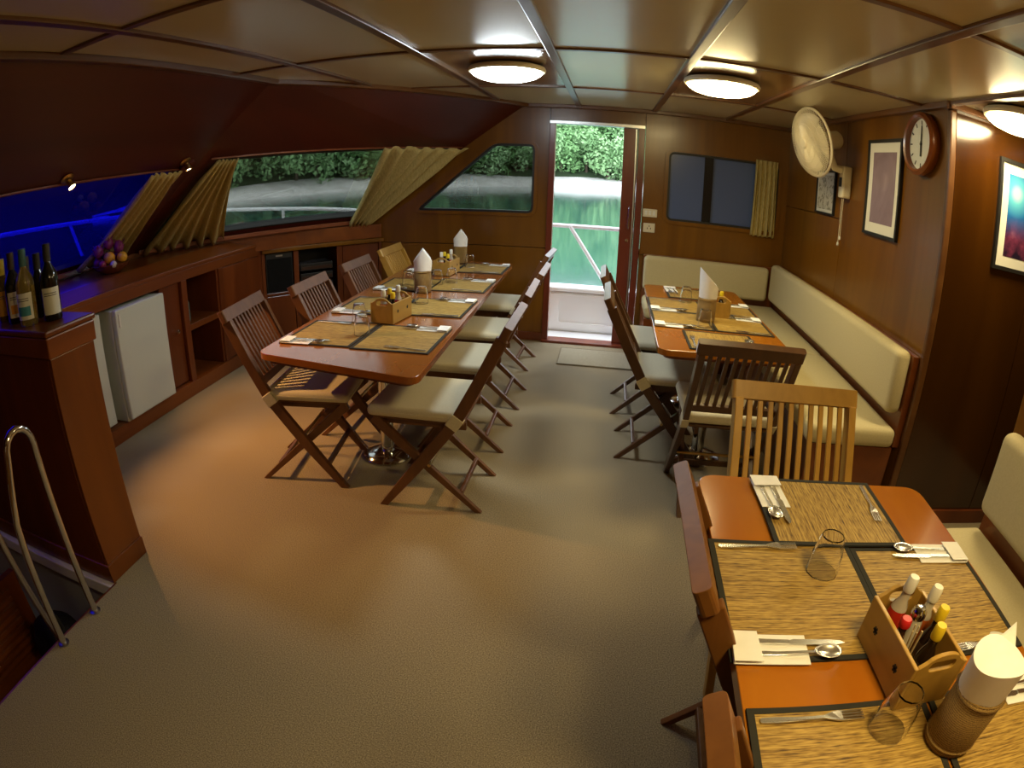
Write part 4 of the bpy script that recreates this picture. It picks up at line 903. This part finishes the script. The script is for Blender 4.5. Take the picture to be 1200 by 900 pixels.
def mk_water():
    m, nt, b = new_mat('green_sea'); b.inputs['Base Color'].default_value = (.022, .085, .065, 1); b.inputs['Roughness'].default_value = .08
    b.inputs['Specular IOR Level'].default_value = .5; b.inputs['IOR'].default_value = 1.33
    bump(nt, b, noise(nt, .9, (1, .35, 1), 4), .05, .15); return m
wt = struct(MB().slab([(-260, -200), (260, -200), (260, 260), (-260, 260)], [], FZ(-1.05), 0, -.2).build('water', mk_water()), 'calm green sea between the boat and the beach', 'water')
SH = [(-110, -60, 40), (-100, 5, 44), (-68, 22, 50), (-40, 46, 55), (-24, 66, 62), (-8, 82, 70), (14, 90, 78), (50, 92, 84), (120, 80, 90)]   # shoreline points
import functools
def shore_pt(t):
    k = t*(len(SH)-1); i = min(int(k), len(SH)-2); f_ = k-i
    p = Vector(SH[i][:2])*(1-f_)+Vector(SH[i+1][:2])*f_; return p
def land(t, s):      # s metres inland
    p = shore_pt(t); d = p.normalized(); q = p+d*s
    z = -1.15+.17*min(s, 9)+(max(0, s-9))*.62-(max(0, s-40))*.3+.15*math.sin(t*60+s*.7)
    return Vector((q.x, q.y, z))
m_sand, nt, b = new_mat('pale_sand'); nt.links.new(ramp(nt, noise(nt, .6, detail=5), [(.3, (.42, .40, .38)), (.7, (.62, .60, .58))]), b.inputs['Base Color']); b.inputs['Roughness'].default_value = .9
m_soil = P('forest_soil', (.03, .055, .02), .95)
struct(MB().grid(40, 10, lambda u, v: land(u*.36, v*60-2)).build('wooded_shore', m_soil, smooth=True, merge=False), 'dark wooded shore beyond the blue window', 'hillside')
struct(MB().grid(80, 6, lambda u, v: land(.345+u*.655, v*11-2)).build('beach', m_sand, smooth=True, merge=False), 'pale sand beach along the far shore', 'beach')
struct(MB().grid(80, 10, lambda u, v: land(.34+u*.66, 9+v*50)).build('hillside', m_soil, smooth=True, merge=False), 'wooded hillside rising behind the beach', 'hillside')
def leafmat(name, c1, c2):
    m, nt, b = new_mat(name); nt.links.new(ramp(nt, noise(nt, .8, detail=3), [(.3, c1), (.7, c2)]), b.inputs['Base Color']); b.inputs['Roughness'].default_value = .7
    return m
LM = [leafmat('leaf_mid', (.12, .25, .09), (.30, .50, .22)), leafmat('leaf_pale', (.18, .34, .14), (.40, .58, .31)), leafmat('leaf_dark', (.07, .18, .05), (.20, .38, .14))]
bark = P('bark', (.10, .075, .05), .9)
def mk_crown(seed, mat):
    r = random.Random(seed); t = empty('tree'); mb = MB(); lobes = []
    for k in range(20):
        a = r.uniform(0, 2*PI); q = r.uniform(0, 1)**.5*2.1; lobes.append((Vector((q*math.cos(a), q*math.sin(a), r.uniform(.5, 5.0)-q*.25)), r.uniform(.75, 1.35)))
    for c, rad in lobes:
        for k in range(95):
            d = Vector((r.gauss(0, 1), r.gauss(0, 1), r.gauss(0, 1)+.25)).normalized(); p = c+d*rad*r.uniform(.82, 1.05)
            n = (d+Vector((r.uniform(-.6, .6), r.uniform(-.6, .6), r.uniform(-.6, .6)))).normalized(); x = n.orthogonal().normalized(); x.rotate(Matrix.Rotation(r.uniform(0, 6.28), 3, n)); y = n.cross(x); s_ = r.uniform(.16, .30)
            mb.add([p-x*s_, p-y*s_*.55+n*.04, p+x*s_, p+y*s_*.55+n*.04], [(0, 1, 2, 3)])
    me = mb.mesh('foliage', mat, merge=False); o = bpy.data.objects.new('foliage', me); COL.objects.link(o); o.parent = t
    MB().tube([(0, 0, -.8), (.05, .02, 1.2), (.0, .1, 3.6)], [.20, .16, .07], 8).build('trunk', bark, t)
    return t
TR = [mk_crown(k, LM[k % 3]) for k in range(5)]; tu = [False]*5; rr = random.Random(5)
rows = ['beach-edge row', 'middle row', 'top row']; spots = []
for row in range(3):
    n = 34
    for k in range(n):
        t_ = .36+(k+rr.uniform(-.25, .25)+.5*(row % 2))/n*.52; p = land(t_, 9.6+row*6.0+rr.uniform(-1, 1)); az = math.degrees(math.atan2(p.x, p.y))
        if -41 < az < 13: spots.append((row, az, p))
ordn = ['first', 'second', 'third', 'fourth', 'fifth', 'sixth', 'seventh', 'eighth', 'ninth', 'tenth', 'eleventh', 'twelfth', 'thirteenth', 'fourteenth', 'fifteenth', 'sixteenth', 'seventeenth', 'eighteenth', 'nineteenth', 'twentieth']
cnt = {}
for row, az, p in sorted(spots, key=lambda q: (q[0], q[1])):
    see = 'the corner window' if az < -20 else 'the slant window' if az < -6.5 else 'the doorway'
    k = cnt.get((row, see), 0); cnt[(row, see)] = k+1
    i = rr.randrange(5); o = copy_tree(TR[i]) if tu[i] else TR[i]; tu[i] = True; s_ = rr.uniform(1.15, 1.5)
    o.location = p-Vector((0, 0, .6)); o.rotation_euler = (0, 0, rr.uniform(0, 6.28)); o.scale = (s_, s_, s_*rr.uniform(.9, 1.1))
    tag(o, 'bushy green tree, %s from the left in the %s beyond %s' % (ordn[k], rows[row], see), 'tree', 'trees on the far shore')
